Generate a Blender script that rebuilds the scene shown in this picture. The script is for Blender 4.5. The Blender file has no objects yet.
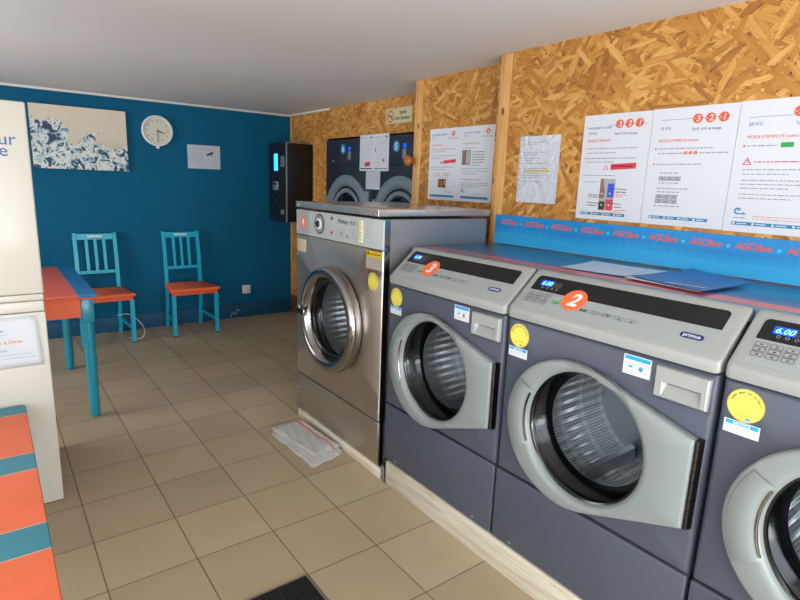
import bpy, bmesh, math, random
from mathutils import Vector, Matrix
random.seed(7)
PI = math.pi
sc = bpy.context.scene
COL = sc.collection

# ------------------------------------------------------------------ materials
def lin(h):
    h = h.lstrip('#'); v = [int(h[i:i+2], 16)/255 for i in (0, 2, 4)]
    return tuple((c/12.92 if c <= .04045 else ((c+.055)/1.055)**2.4) for c in v) + (1,)

def mat(name, col, rough=.5, metal=0., bump=0., bscale=60., var=0., vscale=3., coat=0., spec=.5, emit=0., aniso=0.):
    m = bpy.data.materials.new(name); m.use_nodes = True
    nt = m.node_tree; N = nt.nodes; L = nt.links
    b = N['Principled BSDF']
    c = lin(col) if isinstance(col, str) else col
    b.inputs['Base Color'].default_value = c
    b.inputs['Roughness'].default_value = rough
    b.inputs['Metallic'].default_value = metal
    b.inputs['Specular IOR Level'].default_value = spec
    b.inputs['Coat Weight'].default_value = coat
    b.inputs['Coat Roughness'].default_value = .15
    if emit:
        b.inputs['Emission Color'].default_value = c; b.inputs['Emission Strength'].default_value = emit
    tc = N.new('ShaderNodeTexCoord')
    if var:
        n = N.new('ShaderNodeTexNoise'); n.inputs['Scale'].default_value = vscale; n.inputs['Detail'].default_value = 5
        L.new(tc.outputs['Object'], n.inputs['Vector'])
        mx = N.new('ShaderNodeMix'); mx.data_type = 'RGBA'
        mx.inputs['A'].default_value = tuple(x*(1-var) for x in c[:3]) + (1,)
        mx.inputs['B'].default_value = tuple(min(1, x*(1+var)) for x in c[:3]) + (1,)
        L.new(n.outputs['Fac'], mx.inputs['Factor']); L.new(mx.outputs['Result'], b.inputs['Base Color'])
    if bump:
        n = N.new('ShaderNodeTexNoise'); n.inputs['Scale'].default_value = bscale; n.inputs['Detail'].default_value = 4
        L.new(tc.outputs['Object'], n.inputs['Vector'])
        bp = N.new('ShaderNodeBump'); bp.inputs['Strength'].default_value = bump; bp.inputs['Distance'].default_value = .01
        L.new(n.outputs['Fac'], bp.inputs['Height']); L.new(bp.outputs['Normal'], b.inputs['Normal'])
    return m

def nodes(m): return m.node_tree.nodes, m.node_tree.links, m.node_tree.nodes['Principled BSDF']
def ramp(N, stops, interp='LINEAR'):
    r = N.new('ShaderNodeValToRGB'); e = r.color_ramp; e.interpolation = interp
    while len(e.elements) < len(stops): e.elements.new(.5)
    for el, (p, c) in zip(e.elements, stops):
        el.position = p; el.color = lin(c) if isinstance(c, str) else c
    return r
def math_node(N, L, op, a, b=None, c=None):
    n = N.new('ShaderNodeMath'); n.operation = op
    for i, v in enumerate((a, b, c)):
        if v is None: continue
        if isinstance(v, (int, float)): n.inputs[i].default_value = v
        else: L.new(v, n.inputs[i])
    return n.outputs[0]

def osb_material():
    m = mat('oriented_strand_board', '#b9803f', .62); N, L, b = nodes(m)
    tc = N.new('ShaderNodeTexCoord')
    wn = N.new('ShaderNodeTexNoise'); wn.inputs['Scale'].default_value = 9; wn.inputs['Detail'].default_value = 2
    L.new(tc.outputs['Object'], wn.inputs['Vector'])
    wv = N.new('ShaderNodeVectorMath'); wv.operation = 'SCALE'; wv.inputs['Scale'].default_value = .018
    L.new(wn.outputs['Color'], wv.inputs[0])
    wa = N.new('ShaderNodeVectorMath'); wa.operation = 'ADD'
    L.new(tc.outputs['Object'], wa.inputs[0]); L.new(wv.outputs[0], wa.inputs[1])
    best = None; bestc = None; bestd = None
    for k, (ang, lo) in enumerate(((.12, 0), (.62, 3.3), (-.42, 6.1), (1.2, 9.7), (-.85, 13.1))):
        mp = N.new('ShaderNodeMapping'); mp.inputs['Rotation'].default_value = (ang, 0, 0)
        mp.inputs['Location'].default_value = (0, lo, lo*.7)
        L.new(wa.outputs[0], mp.inputs['Vector'])
        mp2 = N.new('ShaderNodeMapping'); mp2.inputs['Scale'].default_value = (.01, 8.5, 44)
        L.new(mp.outputs[0], mp2.inputs['Vector'])
        v = N.new('ShaderNodeTexVoronoi'); v.inputs['Scale'].default_value = 1; v.inputs['Randomness'].default_value = 1
        L.new(mp2.outputs[0], v.inputs['Vector'])
        sp = N.new('ShaderNodeSeparateColor'); L.new(v.outputs['Color'], sp.inputs[0])
        h, c2, d = sp.outputs[0], sp.outputs[1], v.outputs['Distance']
        # fine grain along the strand
        mp3 = N.new('ShaderNodeMapping'); mp3.inputs['Scale'].default_value = (1, 8, 190); L.new(mp.outputs[0], mp3.inputs['Vector'])
        g = N.new('ShaderNodeTexNoise'); g.inputs['Scale'].default_value = 1; g.inputs['Detail'].default_value = 3
        L.new(mp3.outputs[0], g.inputs['Vector'])
        cc = math_node(N, L, 'ADD', math_node(N, L, 'MULTIPLY', c2, .62), math_node(N, L, 'MULTIPLY', g.outputs['Fac'], .62))
        cc = math_node(N, L, 'SUBTRACT', cc, math_node(N, L, 'MULTIPLY', math_node(N, L, 'POWER', d, 3.0), .30))
        h = math_node(N, L, 'SUBTRACT', h, math_node(N, L, 'MULTIPLY', d, .22))
        if best is None: best, bestc = h, cc
        else:
            gt = math_node(N, L, 'GREATER_THAN', h, best)
            df = math_node(N, L, 'SUBTRACT', cc, bestc)
            bestc = math_node(N, L, 'MULTIPLY_ADD', df, gt, bestc)
            best = math_node(N, L, 'MAXIMUM', h, best)
    r = ramp(N, [(.08, '#5e3410'), (.22, '#8f5822'), (.42, '#ab712c'), (.66, '#bd8338'), (1, '#d9a960')])
    L.new(bestc, r.inputs[0]); L.new(r.outputs[0], b.inputs['Base Color'])
    bp = N.new('ShaderNodeBump'); bp.inputs['Strength'].default_value = .25; bp.inputs['Distance'].default_value = .004
    L.new(bestc, bp.inputs['Height']); L.new(bp.outputs[0], b.inputs['Normal'])
    return m

def wood_material(name, c1, c2, c3, axis=2, knots=True, rough=.6):
    m = mat(name, c2, rough); N, L, b = nodes(m)
    tc = N.new('ShaderNodeTexCoord'); mp = N.new('ShaderNodeMapping')
    s = [22, 22, 22]; s[axis] = 1.3; mp.inputs['Scale'].default_value = s
    L.new(tc.outputs['Object'], mp.inputs[0])
    n = N.new('ShaderNodeTexNoise'); n.inputs['Scale'].default_value = 2; n.inputs['Detail'].default_value = 6; n.inputs['Distortion'].default_value = .8
    L.new(mp.outputs[0], n.inputs['Vector'])
    r = ramp(N, [(.25, c1), (.5, c2), (.75, c3)]); L.new(n.outputs['Fac'], r.inputs[0])
    out = r.outputs[0]
    if knots:
        mp2 = N.new('ShaderNodeMapping'); s2 = [9, 9, 9]; s2[axis] = 4.5; mp2.inputs['Scale'].default_value = s2
        L.new(tc.outputs['Object'], mp2.inputs[0])
        v = N.new('ShaderNodeTexVoronoi'); v.inputs['Scale'].default_value = 1; L.new(mp2.outputs[0], v.inputs['Vector'])
        k = ramp(N, [(.0, (1, 1, 1, 1)), (.07, (1, 1, 1, 1)), (.13, (0, 0, 0, 1))]); L.new(v.outputs['Distance'], k.inputs[0])
        mx = N.new('ShaderNodeMix'); mx.data_type = 'RGBA'; mx.inputs['B'].default_value = lin('#6e3d16')
        L.new(k.outputs[0], mx.inputs['Factor']); L.new(out, mx.inputs['A']); out = mx.outputs['Result']
    L.new(out, b.inputs['Base Color'])
    return m

def tile_material():
    m = mat('beige_floor_tiles', '#b39d7c', .42); N, L, b = nodes(m)
    tc = N.new('ShaderNodeTexCoord'); sx = N.new('ShaderNodeSeparateXYZ'); L.new(tc.outputs['Object'], sx.inputs[0])
    PX, PY = .3325, .3405
    def edge(out, off, p):
        t = math_node(N, L, 'DIVIDE', math_node(N, L, 'SUBTRACT', out, off), p)
        fr = math_node(N, L, 'FRACT', t)
        e = math_node(N, L, 'MULTIPLY', math_node(N, L, 'MINIMUM', fr, math_node(N, L, 'SUBTRACT', 1., fr)), p)
        return e, math_node(N, L, 'FLOOR', t)
    ex, ix = edge(sx.outputs[0], .2335-PX*20, PX); ey, iy = edge(sx.outputs[1], 2.0725-PY*20, PY)
    # the joints running across the room are thinner than the ones running along it
    gx = ramp(N, [(.0, (1, 1, 1, 1)), (.0019, (1, 1, 1, 1)), (.0030, (0, 0, 0, 1))]); L.new(ex, gx.inputs[0])
    gy = ramp(N, [(.0, (1, 1, 1, 1)), (.0010, (1, 1, 1, 1)), (.0022, (0, 0, 0, 1))]); L.new(ey, gy.inputs[0])
    g = math_node(N, L, 'MAXIMUM', gx.outputs[0], gy.outputs[0])
    cv = N.new('ShaderNodeCombineXYZ'); L.new(ix, cv.inputs[0]); L.new(iy, cv.inputs[1])
    wn = N.new('ShaderNodeTexWhiteNoise'); L.new(cv.outputs[0], wn.inputs['Vector'])
    ns = N.new('ShaderNodeTexNoise'); ns.inputs['Scale'].default_value = 160; ns.inputs['Detail'].default_value = 3; L.new(tc.outputs['Object'], ns.inputs['Vector'])
    n2 = N.new('ShaderNodeTexNoise'); n2.inputs['Scale'].default_value = 2.2; n2.inputs['Detail'].default_value = 4; L.new(tc.outputs['Object'], n2.inputs['Vector'])
    t = math_node(N, L, 'ADD', math_node(N, L, 'MULTIPLY', wn.outputs['Value'], .25), math_node(N, L, 'MULTIPLY', ns.outputs['Fac'], .35))
    t = math_node(N, L, 'ADD', t, math_node(N, L, 'MULTIPLY', n2.outputs['Fac'], .4))
    r = ramp(N, [(.2, '#9e8b70'), (.5, '#ad9a7d'), (.8, '#bba88c')]); L.new(t, r.inputs[0])
    mx = N.new('ShaderNodeMix'); mx.data_type = 'RGBA'; mx.inputs['B'].default_value = lin('#4e4032')
    L.new(g, mx.inputs['Factor']); L.new(r.outputs[0], mx.inputs['A']); L.new(mx.outputs['Result'], b.inputs['Base Color'])
    bp = N.new('ShaderNodeBump'); bp.inputs['Strength'].default_value = .6; bp.inputs['Distance'].default_value = .002; bp.invert = True
    L.new(g, bp.inputs['Height']); L.new(bp.outputs[0], b.inputs['Normal'])
    rr = ramp(N, [(0, (.42,)*3+(1,)), (1, (.85,)*3+(1,))]); L.new(g, rr.inputs[0]); L.new(rr.outputs[0], b.inputs['Roughness'])
    return m

def steel_material(name, col, rough, axis=2, streak=.25):
    m = mat(name, col, rough, 1.); N, L, b = nodes(m)
    tc = N.new('ShaderNodeTexCoord'); mp = N.new('ShaderNodeMapping')
    s = [300, 300, 300]; s[axis] = 2; mp.inputs['Scale'].default_value = s; L.new(tc.outputs['Object'], mp.inputs[0])
    n = N.new('ShaderNodeTexNoise'); n.inputs['Scale'].default_value = 1; n.inputs['Detail'].default_value = 2; L.new(mp.outputs[0], n.inputs['Vector'])
    r = math_node(N, L, 'MULTIPLY_ADD', n.outputs['Fac'], streak, rough-streak/2); L.new(r, b.inputs['Roughness'])
    n2 = N.new('ShaderNodeTexNoise'); n2.inputs['Scale'].default_value = 2.5; n2.inputs['Detail'].default_value = 1; L.new(tc.outputs['Object'], n2.inputs['Vector'])
    bp = N.new('ShaderNodeBump'); bp.inputs['Strength'].default_value = .35; bp.inputs['Distance'].default_value = .012
    L.new(n2.outputs['Fac'], bp.inputs['Height']); L.new(bp.outputs[0], b.inputs['Normal'])
    return m

def perforated_material(name, nu, nv):
    m = mat(name, '#e4e6e8', .46, .85); N, L, b = nodes(m)
    uv = N.new('ShaderNodeUVMap'); sx = N.new('ShaderNodeSeparateXYZ'); L.new(uv.outputs[0], sx.inputs[0])
    def cell(o, k): return math_node(N, L, 'SUBTRACT', math_node(N, L, 'FRACT', math_node(N, L, 'MULTIPLY', o, k)), .5)
    a = cell(sx.outputs[0], nu); c = cell(sx.outputs[1], nv)
    d = math_node(N, L, 'SQRT', math_node(N, L, 'ADD', math_node(N, L, 'MULTIPLY', a, a), math_node(N, L, 'MULTIPLY', c, c)))
    hole = math_node(N, L, 'LESS_THAN', d, .24)
    # plain bands between the perforated ones
    band = math_node(N, L, 'LESS_THAN', math_node(N, L, 'FRACT', math_node(N, L, 'MULTIPLY', sx.outputs[1], 3)), .78)
    f = math_node(N, L, 'MULTIPLY', hole, band)
    mx = N.new('ShaderNodeMix'); mx.data_type = 'RGBA'; mx.inputs['A'].default_value = lin('#e4e6e8'); mx.inputs['B'].default_value = (.02, .02, .02, 1)
    L.new(f, mx.inputs['Factor']); L.new(mx.outputs['Result'], b.inputs['Base Color'])
    L.new(math_node(N, L, 'SUBTRACT', 1., f), b.inputs['Metallic'])
    return m

def glass_material(name, tint='#c8ccd0', ior=1.45):
    m = bpy.data.materials.new(name); m.use_nodes = True; nt = m.node_tree; nt.nodes.clear(); N, L = nt.nodes, nt.links
    o = N.new('ShaderNodeOutputMaterial'); t = N.new('ShaderNodeBsdfTransparent'); t.inputs[0].default_value = lin(tint)
    g = N.new('ShaderNodeBsdfGlossy'); g.inputs['Roughness'].default_value = .05
    lw = N.new('ShaderNodeLayerWeight'); lw.inputs[0].default_value = .5
    f = math_node(N, L, 'MULTIPLY_ADD', math_node(N, L, 'POWER', lw.outputs['Facing'], 9.), .7, .0)
    mx = N.new('ShaderNodeMixShader'); L.new(f, mx.inputs[0]); L.new(t.outputs[0], mx.inputs[1]); L.new(g.outputs[0], mx.inputs[2]); L.new(mx.outputs[0], o.inputs[0])
    return m

def striped(name, axis, stops, rough=.35, coat=.3, base='#000000'):
    """flat painted stripes; stops = [(start coordinate, colour), ...] along a local axis"""
    m = mat(name, stops[0][1], rough, coat=coat); N, L, b = nodes(m)
    tc = N.new('ShaderNodeTexCoord'); sx = N.new('ShaderNodeSeparateXYZ'); L.new(tc.outputs['Object'], sx.inputs[0])
    nz = N.new('ShaderNodeTexNoise'); nz.inputs['Scale'].default_value = 7; nz.inputs['Detail'].default_value = 5; L.new(tc.outputs['Object'], nz.inputs['Vector'])
    out = None
    for s, c in stops:
        if out is None:
            rgb = N.new('ShaderNodeRGB'); rgb.outputs[0].default_value = lin(c); out = rgb.outputs[0]; continue
        mx = N.new('ShaderNodeMix'); mx.data_type = 'RGBA'; mx.inputs['B'].default_value = lin(c)
        L.new(math_node(N, L, 'GREATER_THAN', sx.outputs[axis], s), mx.inputs['Factor']); L.new(out, mx.inputs['A']); out = mx.outputs['Result']
    mul = N.new('ShaderNodeMix'); mul.data_type = 'RGBA'; mul.blend_type = 'MULTIPLY'; mul.inputs['Factor'].default_value = .35
    L.new(out, mul.inputs['A']); rr = ramp(N, [(.35, (.8, .8, .8, 1)), (.6, (1, 1, 1, 1))]); L.new(nz.outputs['Fac'], rr.inputs[0]); L.new(rr.outputs[0], mul.inputs['B'])
    L.new(mul.outputs['Result'], b.inputs['Base Color'])
    bp = N.new('ShaderNodeBump'); bp.inputs['Strength'].default_value = .12; bp.inputs['Distance'].default_value = .004
    L.new(nz.outputs['Fac'], bp.inputs['Height']); L.new(bp.outputs[0], b.inputs['Normal'])
    return m

M = {}
M['blue_wall'] = mat('teal_blue_wall_paint', '#015778', .75, spec=.2, var=.10, vscale=1.6, bump=.08, bscale=90)
M['base_blue'] = mat('blue_baseboard_paint', '#024a6c', .6, var=.12, vscale=5)
M['ceiling'] = mat('white_ceiling_paint', '#d9d6d4', .65, var=.03, vscale=1.2)
M['white_wall'] = mat('white_wall_paint', '#d8d4cc', .7)
M['white_trim'] = mat('white_painted_trim', '#d8d5cf', .5)
M['osb'] = osb_material()
M['pine'] = wood_material('pine_timber', '#b57c3c', '#cf9a58', '#deb377')
M['brown_board'] = wood_material('red_brown_board', '#5b2a18', '#7a3b22', '#8a4a2c', 1, False)
M['plinth'] = wood_material('whitewashed_board', '#b0a48c', '#cfc6b2', '#ddd6c6', 1, False, .55)
M['tiles'] = tile_material()
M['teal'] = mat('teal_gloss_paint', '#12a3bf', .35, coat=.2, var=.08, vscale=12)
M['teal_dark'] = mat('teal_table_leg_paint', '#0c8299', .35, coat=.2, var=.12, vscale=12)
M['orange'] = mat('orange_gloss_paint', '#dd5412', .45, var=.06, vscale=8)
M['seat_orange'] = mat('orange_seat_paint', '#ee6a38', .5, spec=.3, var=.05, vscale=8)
M['fridge'] = mat('cream_white_enamel', '#bfbbb0', .4, coat=.2, var=.03, vscale=2.5)
M['fridge_body'] = mat('white_enamel_side', '#d6d6d2', .45)
M['slate'] = mat('slate_grey_machine_paint', '#484d5a', .42, bump=.03, bscale=400)
M['cap'] = mat('light_grey_moulded_plastic', '#989996', .36, coat=.1)
M['cap_panel'] = mat('grey_control_foil', '#979b99', .42)
M['door_grey'] = mat('grey_green_door_plastic', '#808785', .38, coat=.1)
M['black_gloss'] = mat('black_gloss_plastic', '#0c0c0e', .18)
M['black'] = mat('black_rubber', '#0a0a0b', .16, spec=.6)
M['black_matt'] = mat('black_lacquered_metal', '#100d0d', .4)
M['dark_navy'] = mat('dark_navy_enamel', '#262c38', .35, coat=.15)
M['dryer_ring'] = mat('blue_grey_door_ring', '#727f88', .38)
M['chrome'] = mat('polished_chrome', '#a3a19e', .16, 1.)
M['steel'] = steel_material('brushed_stainless_steel', '#c4bdb4', .38, 2, .12)
M['steel_side'] = mat('dull_stainless_side', '#a4a3a4', .34, .7, bump=.3, bscale=2)
M['steel_lid'] = mat('polished_stainless_lid', '#c4c2be', .22, .75)
M['steel_panel'] = mat('pale_grey_control_plate', '#b0b7b5', .4)
M['hinge'] = mat('dark_steel_hinge', '#4b4744', .35, 1.)
M['drum'] = perforated_material('perforated_drum_steel', 150, 30)
M['drum_back'] = mat('drum_back_steel', '#c4c8cc', .34, .9)
M['glass'] = glass_material('round_door_glass', '#dde1e3')
M['window_glass'] = glass_material('clear_window_glass', '#f2f6f8')
M['dark_glass'] = mat('smoked_door_glass', '#04070a', .06)
M['paper'] = mat('white_paper', '#d3d5db', .6)
M['paper_dull'] = mat('thin_white_paper', '#bcc0ca', .6)
M['paper_line'] = mat('paper_edge_shadow_line', '#b9bcc4', .6)
M['ink_grey'] = mat('grey_print', '#8d9098', .6)
M['ink'] = mat('dark_print', '#33343a', .6)
M['ink_blue'] = mat('blue_print', '#3a6fb0', .6)
M['ink_orange'] = mat('orange_print', '#e35b35', .6)
M['ink_red'] = mat('red_print', '#d43c46', .6)
M['ink_teal'] = mat('teal_blue_print', '#1d7fae', .6)
M['ink_green'] = mat('green_print', '#2c9a4a', .6)
M['ink_navy'] = mat('navy_print', '#1b2f6d', .4)
M['ink_white'] = mat('white_print', '#dedede', .5)
M['ink_yellow'] = mat('yellow_marker_print', '#c9a63c', .6)
M['ink_turq'] = mat('turquoise_dot_print', '#22c0e0', .5)
M['ink_fridge'] = mat('faded_blue_print', '#3f5c92', .6)
M['ink_cyan'] = mat('bright_blue_print', '#1b9be0', .5)
M['sky_blue'] = mat('blue_photo_print', '#2f55c8', .5)
M['brown_print'] = mat('brown_photo_print', '#8c6c64', .5)
M['olive_print'] = mat('olive_photo_print', '#3b3a26', .5)
M['grey_print2'] = mat('grey_photo_print', '#a9a9a9', .5)
M['orange_disc'] = mat('orange_vinyl_disc', '#ee6a38', .4)
M['yellow'] = mat('yellow_vinyl_sticker', '#ddd356', .45)
M['yellow2'] = mat('amber_warning_sticker', '#d9b010', .45)
M['beige_plate'] = mat('beige_label_plate', '#b0a089', .5)
M['ink_keys'] = mat('grey_key_outline_print', '#5c5f62', .5)
M['cream_button'] = mat('cream_push_button', '#e6dcb4', .4)
M['blue_screen'] = mat('lit_blue_display', '#0a46e0', .3, emit=1.2)
M['cyan_screen'] = mat('lit_cyan_display', '#46c8e8', .3, emit=1.1)
M['display_digit'] = mat('lit_display_digits', '#7cc8ff', .3, emit=2.0)
M['display_dark'] = mat('dim_display_window', '#3a342f', .2)
M['silver'] = mat('silver_plastic', '#a0a3a6', .35, .6)
M['sign_gold'] = mat('pale_gold_sign_plate', '#cfc597', .4)
M['clock_white'] = mat('white_clock_plastic', '#d8d8d6', .4)
M['clock_face'] = mat('ivory_clock_face', '#cfcabb', .5)
M['counter'] = striped('blue_counter_with_red_stripe', 0, [(-9, '#3e6d92'), (1.787, '#c25450'), (1.862, '#1d6a9c')], .3, .3)
M['folder'] = mat('blue_card_folder', '#2a66b4', .4, coat=.15)
M['white_sheet'] = mat('pale_blue_white_sheet', '#b4cfe6', .5)
M['mat_black'] = mat('black_ribbed_rubber', '#0b0b0c', .6)
M['mat_frame'] = mat('thin_metal_mat_frame', '#8a8178', .4, .5)
M['clothwhite'] = mat('off_white_terry_cloth', '#bdbbb8', .9, bump=.6, bscale=500, var=.06, vscale=60)
M['clothred'] = mat('red_cloth_stripe', '#e0553f', .9)
M['peg'] = mat('varnished_peg_wood', '#a85f22', .3, coat=.4)
M['cable'] = mat('white_cable_plastic', '#c9cbc9', .4)
M['asphalt'] = mat('pale_pavement', '#a8a49c', .9)

# ------------------------------------------------------------------ mesh builder
def world_origin(o):
    v = Vector((0, 0, 0))
    while o is not None: v += o.location; o = o.parent
    return v

class MB:
    def __init__(s): s.bm = bmesh.new(); s.mats = []; s.uv = s.bm.loops.layers.uv.new('UVMap')
    def mi(s, m):
        m = M[m] if isinstance(m, str) else m
        if m not in s.mats: s.mats.append(m)
        return s.mats.index(m)
    def add(s, verts, faces, m, uvs=None):
        k = s.mi(m); vs = [s.bm.verts.new(v) for v in verts]
        for fi, f in enumerate(faces):
            try: F = s.bm.faces.new([vs[i] for i in f])
            except ValueError: continue
            F.material_index = k; F.smooth = True
            if uvs:
                for lp, i in zip(F.loops, f): lp[s.uv].uv = uvs[i]
        return s
    def box(s, x0, x1, y0, y1, z0, z1, m, bev=0, seg=2):
        t = bmesh.new(); bmesh.ops.create_cube(t, size=1)
        for v in t.verts: v.co = Vector(((x0+x1)/2+v.co.x*(x1-x0), (y0+y1)/2+v.co.y*(y1-y0), (z0+z1)/2+v.co.z*(z1-z0)))
        if bev: bmesh.ops.bevel(t, geom=t.edges[:], offset=bev, segments=seg, affect='EDGES', profile=.5)
        t.verts.index_update()
        s.add([v.co.copy() for v in t.verts], [[v.index for v in f.verts] for f in t.faces], m); t.free(); return s
    def loft(s, rings, m, cap0=False, cap1=False, close=True, uv=False):
        n = len(rings[0]); V = [p for r in rings for p in r]; Fs = []
        for a in range(len(rings)-1):
            for i in range(n if close else n-1):
                j = (i+1) % n; Fs.append([a*n+i, a*n+j, (a+1)*n+j, (a+1)*n+i])
        if cap0: Fs.append(list(range(n))[::-1])
        if cap1: Fs.append([(len(rings)-1)*n+i for i in range(n)])
        return s.add(V, Fs, m)
    def revolve(s, c, axis, prof, m, n=48, cap0=False, cap1=False):
        """prof = [(distance along axis, radius)] about point c"""
        axis = Vector(axis).normalized(); u = axis.orthogonal().normalized(); w = axis.cross(u); c = Vector(c)
        V = []; UV = []; Fs = []; acc = 0; tot = sum(math.dist(prof[i], prof[i+1]) for i in range(len(prof)-1)) or 1
        for k, (d, r) in enumerate(prof):
            if k: acc += math.dist(prof[k-1], prof[k])/tot
            for i in range(n+1):
                a = 2*PI*i/n; V.append(c+axis*d+(u*math.cos(a)+w*math.sin(a))*r); UV.append((i/n, acc))
        for k in range(len(prof)-1):
            for i in range(n): Fs.append([k*(n+1)+i, k*(n+1)+i+1, (k+1)*(n+1)+i+1, (k+1)*(n+1)+i])
        if cap0: Fs.append([i for i in range(n)][::-1])
        if cap1: Fs.append([(len(prof)-1)*(n+1)+i for i in range(n)])
        s.add(V, Fs, m, UV)
        return s
    def cyl(s, a, b, r, m, r2=None, n=16):
        a, b = Vector(a), Vector(b); return s.revolve(a, b-a, [(0, r), ((b-a).length, r if r2 is None else r2)], m, n, True, True)
    def bar(s, a, b, wx, wy, m, wx2=None, wy2=None):
        """rectangular bar between two points; section axes x and y (or the nearest fit)"""
        a, b = Vector(a), Vector(b); d = (b-a).normalized()
        ux = Vector((1, 0, 0)) if abs(d.x) < .9 else Vector((0, 0, 1))
        uy = d.cross(ux).normalized(); ux = uy.cross(d).normalized()
        def ring(c, p, q): return [c+ux*i*p/2+uy*j*q/2 for i, j in ((-1, -1), (1, -1), (1, 1), (-1, 1))]
        return s.loft([ring(a, wx, wy), ring(b, wx2 or wx, wy2 or wy)], m, True, True)
    def tube(s, pts, r, m, n=8):
        pts = [Vector(p) for p in pts]; rings = []; u = None
        for i, p in enumerate(pts):
            d = (pts[min(i+1, len(pts)-1)]-pts[max(i-1, 0)]).normalized()
            u = d.orthogonal().normalized() if u is None else (u-d*u.dot(d)).normalized()
            w = d.cross(u); rings.append([p+(u*math.cos(2*PI*k/n)+w*math.sin(2*PI*k/n))*r for k in range(n)])
        return s.loft(rings, m, True, True)
    def build(s, name, parent=None, bevel=0, angle=35, **props):
        bmesh.ops.remove_doubles(s.bm, verts=s.bm.verts[:], dist=1e-6)
        bmesh.ops.recalc_face_normals(s.bm, faces=s.bm.faces[:]) if props.pop('recalc', True) else None
        o0 = world_origin(parent) if parent else props.pop('origin', Vector((0, 0, 0)))
        for v in s.bm.verts: v.co -= o0
        me = bpy.data.meshes.new(name); s.bm.to_mesh(me); s.bm.free()
        for m in s.mats: me.materials.append(m)
        me.set_sharp_from_angle(angle=math.radians(angle))
        o = bpy.data.objects.new(name, me); COL.objects.link(o)
        if parent: o.parent = parent
        else: o.location = o0
        for k, v in props.items(): o[k] = v
        return o

def thing(name, label, cat, loc=(0, 0, 0), group=None):
    o = bpy.data.objects.new(name, None); COL.objects.link(o); o.location = loc; o.empty_display_size = .1
    o['label'] = label; o['category'] = cat
    if group: o['group'] = group
    return o
def tag(o, label, cat, group=None):
    o['label'] = label; o['category'] = cat
    if group: o['group'] = group
    return o
def struct(name, mb, **k): return mb.build(name, kind='structure', **k)

_tc = {}
def text_geo(s, size, align='LEFT', bold=0., shear=0., spacing=1.):
    key = (s, align, bold, shear, spacing)
    if key not in _tc:
        cu = bpy.data.curves.new('t', 'FONT'); cu.body = s; cu.size = 1; cu.align_x = align; cu.offset = bold; cu.shear = shear
        cu.resolution_u = 3; cu.space_character = spacing
        o = bpy.data.objects.new('t', cu); COL.objects.link(o)
        dg = bpy.context.evaluated_depsgraph_get(); dg.update()
        me = bpy.data.meshes.new_from_object(o.evaluated_get(dg))
        _tc[key] = ([tuple(v.co) for v in me.vertices], [list(p.vertices) for p in me.polygons])
        bpy.data.objects.remove(o); bpy.data.curves.remove(cu); bpy.data.meshes.remove(me)
    V, Fs = _tc[key]; return [(x*size, y*size) for x, y, z in V], Fs

class Print:
    """flat printing on a surface: origin is the top-left corner, u runs right, v runs down"""
    def __init__(s, o, right, down, lift=.0006):
        s.o, s.r, s.d = Vector(o), Vector(right).normalized(), Vector(down).normalized()
        s.n = s.d.cross(s.r).normalized(); s.l = lift; s.sv = 1.; s.mb = MB()
    def P(s, u, v, k=1): return s.o+s.r*u+s.d*(v*s.sv)+s.n*s.l*k
    def poly(s, pts, m, k=1): s.mb.add([s.P(u, v, k) for u, v in pts], [list(range(len(pts)))], m); return s
    def rect(s, u0, v0, u1, v1, m, k=1): return s.poly([(u0, v0), (u1, v0), (u1, v1), (u0, v1)], m, k)
    def disc(s, u, v, ru, m, k=1, rv=None, n=36): return s.poly([(u+ru*math.cos(2*PI*i/n), v+(rv or ru)*math.sin(2*PI*i/n)) for i in range(n)], m, k)
    def ring(s, u, v, r0, r1, m, k=1, a0=0, a1=2*PI, n=36):
        for i in range(n):
            a, b = a0+(a1-a0)*i/n, a0+(a1-a0)*(i+1)/n
            s.poly([(u+r1*math.cos(a), v+r1*math.sin(a)), (u+r1*math.cos(b), v+r1*math.sin(b)), (u+r0*math.cos(b), v+r0*math.sin(b)), (u+r0*math.cos(a), v+r0*math.sin(a))], m, k)
        return s
    def line(s, a, b, w, m, k=1):
        d = Vector((b[0]-a[0], b[1]-a[1])); p = Vector((-d.y, d.x)).normalized()*w/2
        return s.poly([(a[0]+p.x, a[1]+p.y), (b[0]+p.x, b[1]+p.y), (b[0]-p.x, b[1]-p.y), (a[0]-p.x, a[1]-p.y)], m, k)
    def text(s, t, u, v, size, m, align='LEFT', bold=0., shear=0., k=2, rot=0., spacing=1.):
        V, Fs = text_geo(t, size, align, bold, shear, spacing); c, q = math.cos(rot), math.sin(rot)
        s.mb.add([s.P(u+x*c-y*q, v-(x*q+y*c), k) for x, y in V], Fs, m); return s
    def lines(s, u0, u1, v, n, dv, m='ink_grey', h=.0035, last=.6):
        """rows of print too fine to read: words as short dashes"""
        for i in range(n):
            u = u0; end = u0+(u1-u0)*(last if i == n-1 else 1)
            while u < end-.004:
                w = random.uniform(.006, .026)
                s.rect(u, v+i*dv-h, min(u+w, end), v+i*dv, m); u += w+.004
        return s
    def arctext(s, t, u, v, r, size, m, a0, a1):
        n = len(t)
        for i, ch in enumerate(t):
            if ch == ' ': continue
            a = a0+(a1-a0)*(i+.5)/n
            s.text(ch, u+r*math.cos(a), v-r*math.sin(a), size, m, 'CENTER', rot=a-PI/2)
        return s
    def build(s, name, parent=None, **k): return s.mb.build(name, parent, recalc=False, **k)

LEFT, UP, DOWN = Vector((0, -1, 0)), Vector((0, 0, 1)), Vector((0, 0, -1))   # for faces looking towards -x the reader's right is -y
RX = Vector((1, 0, 0))

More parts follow.
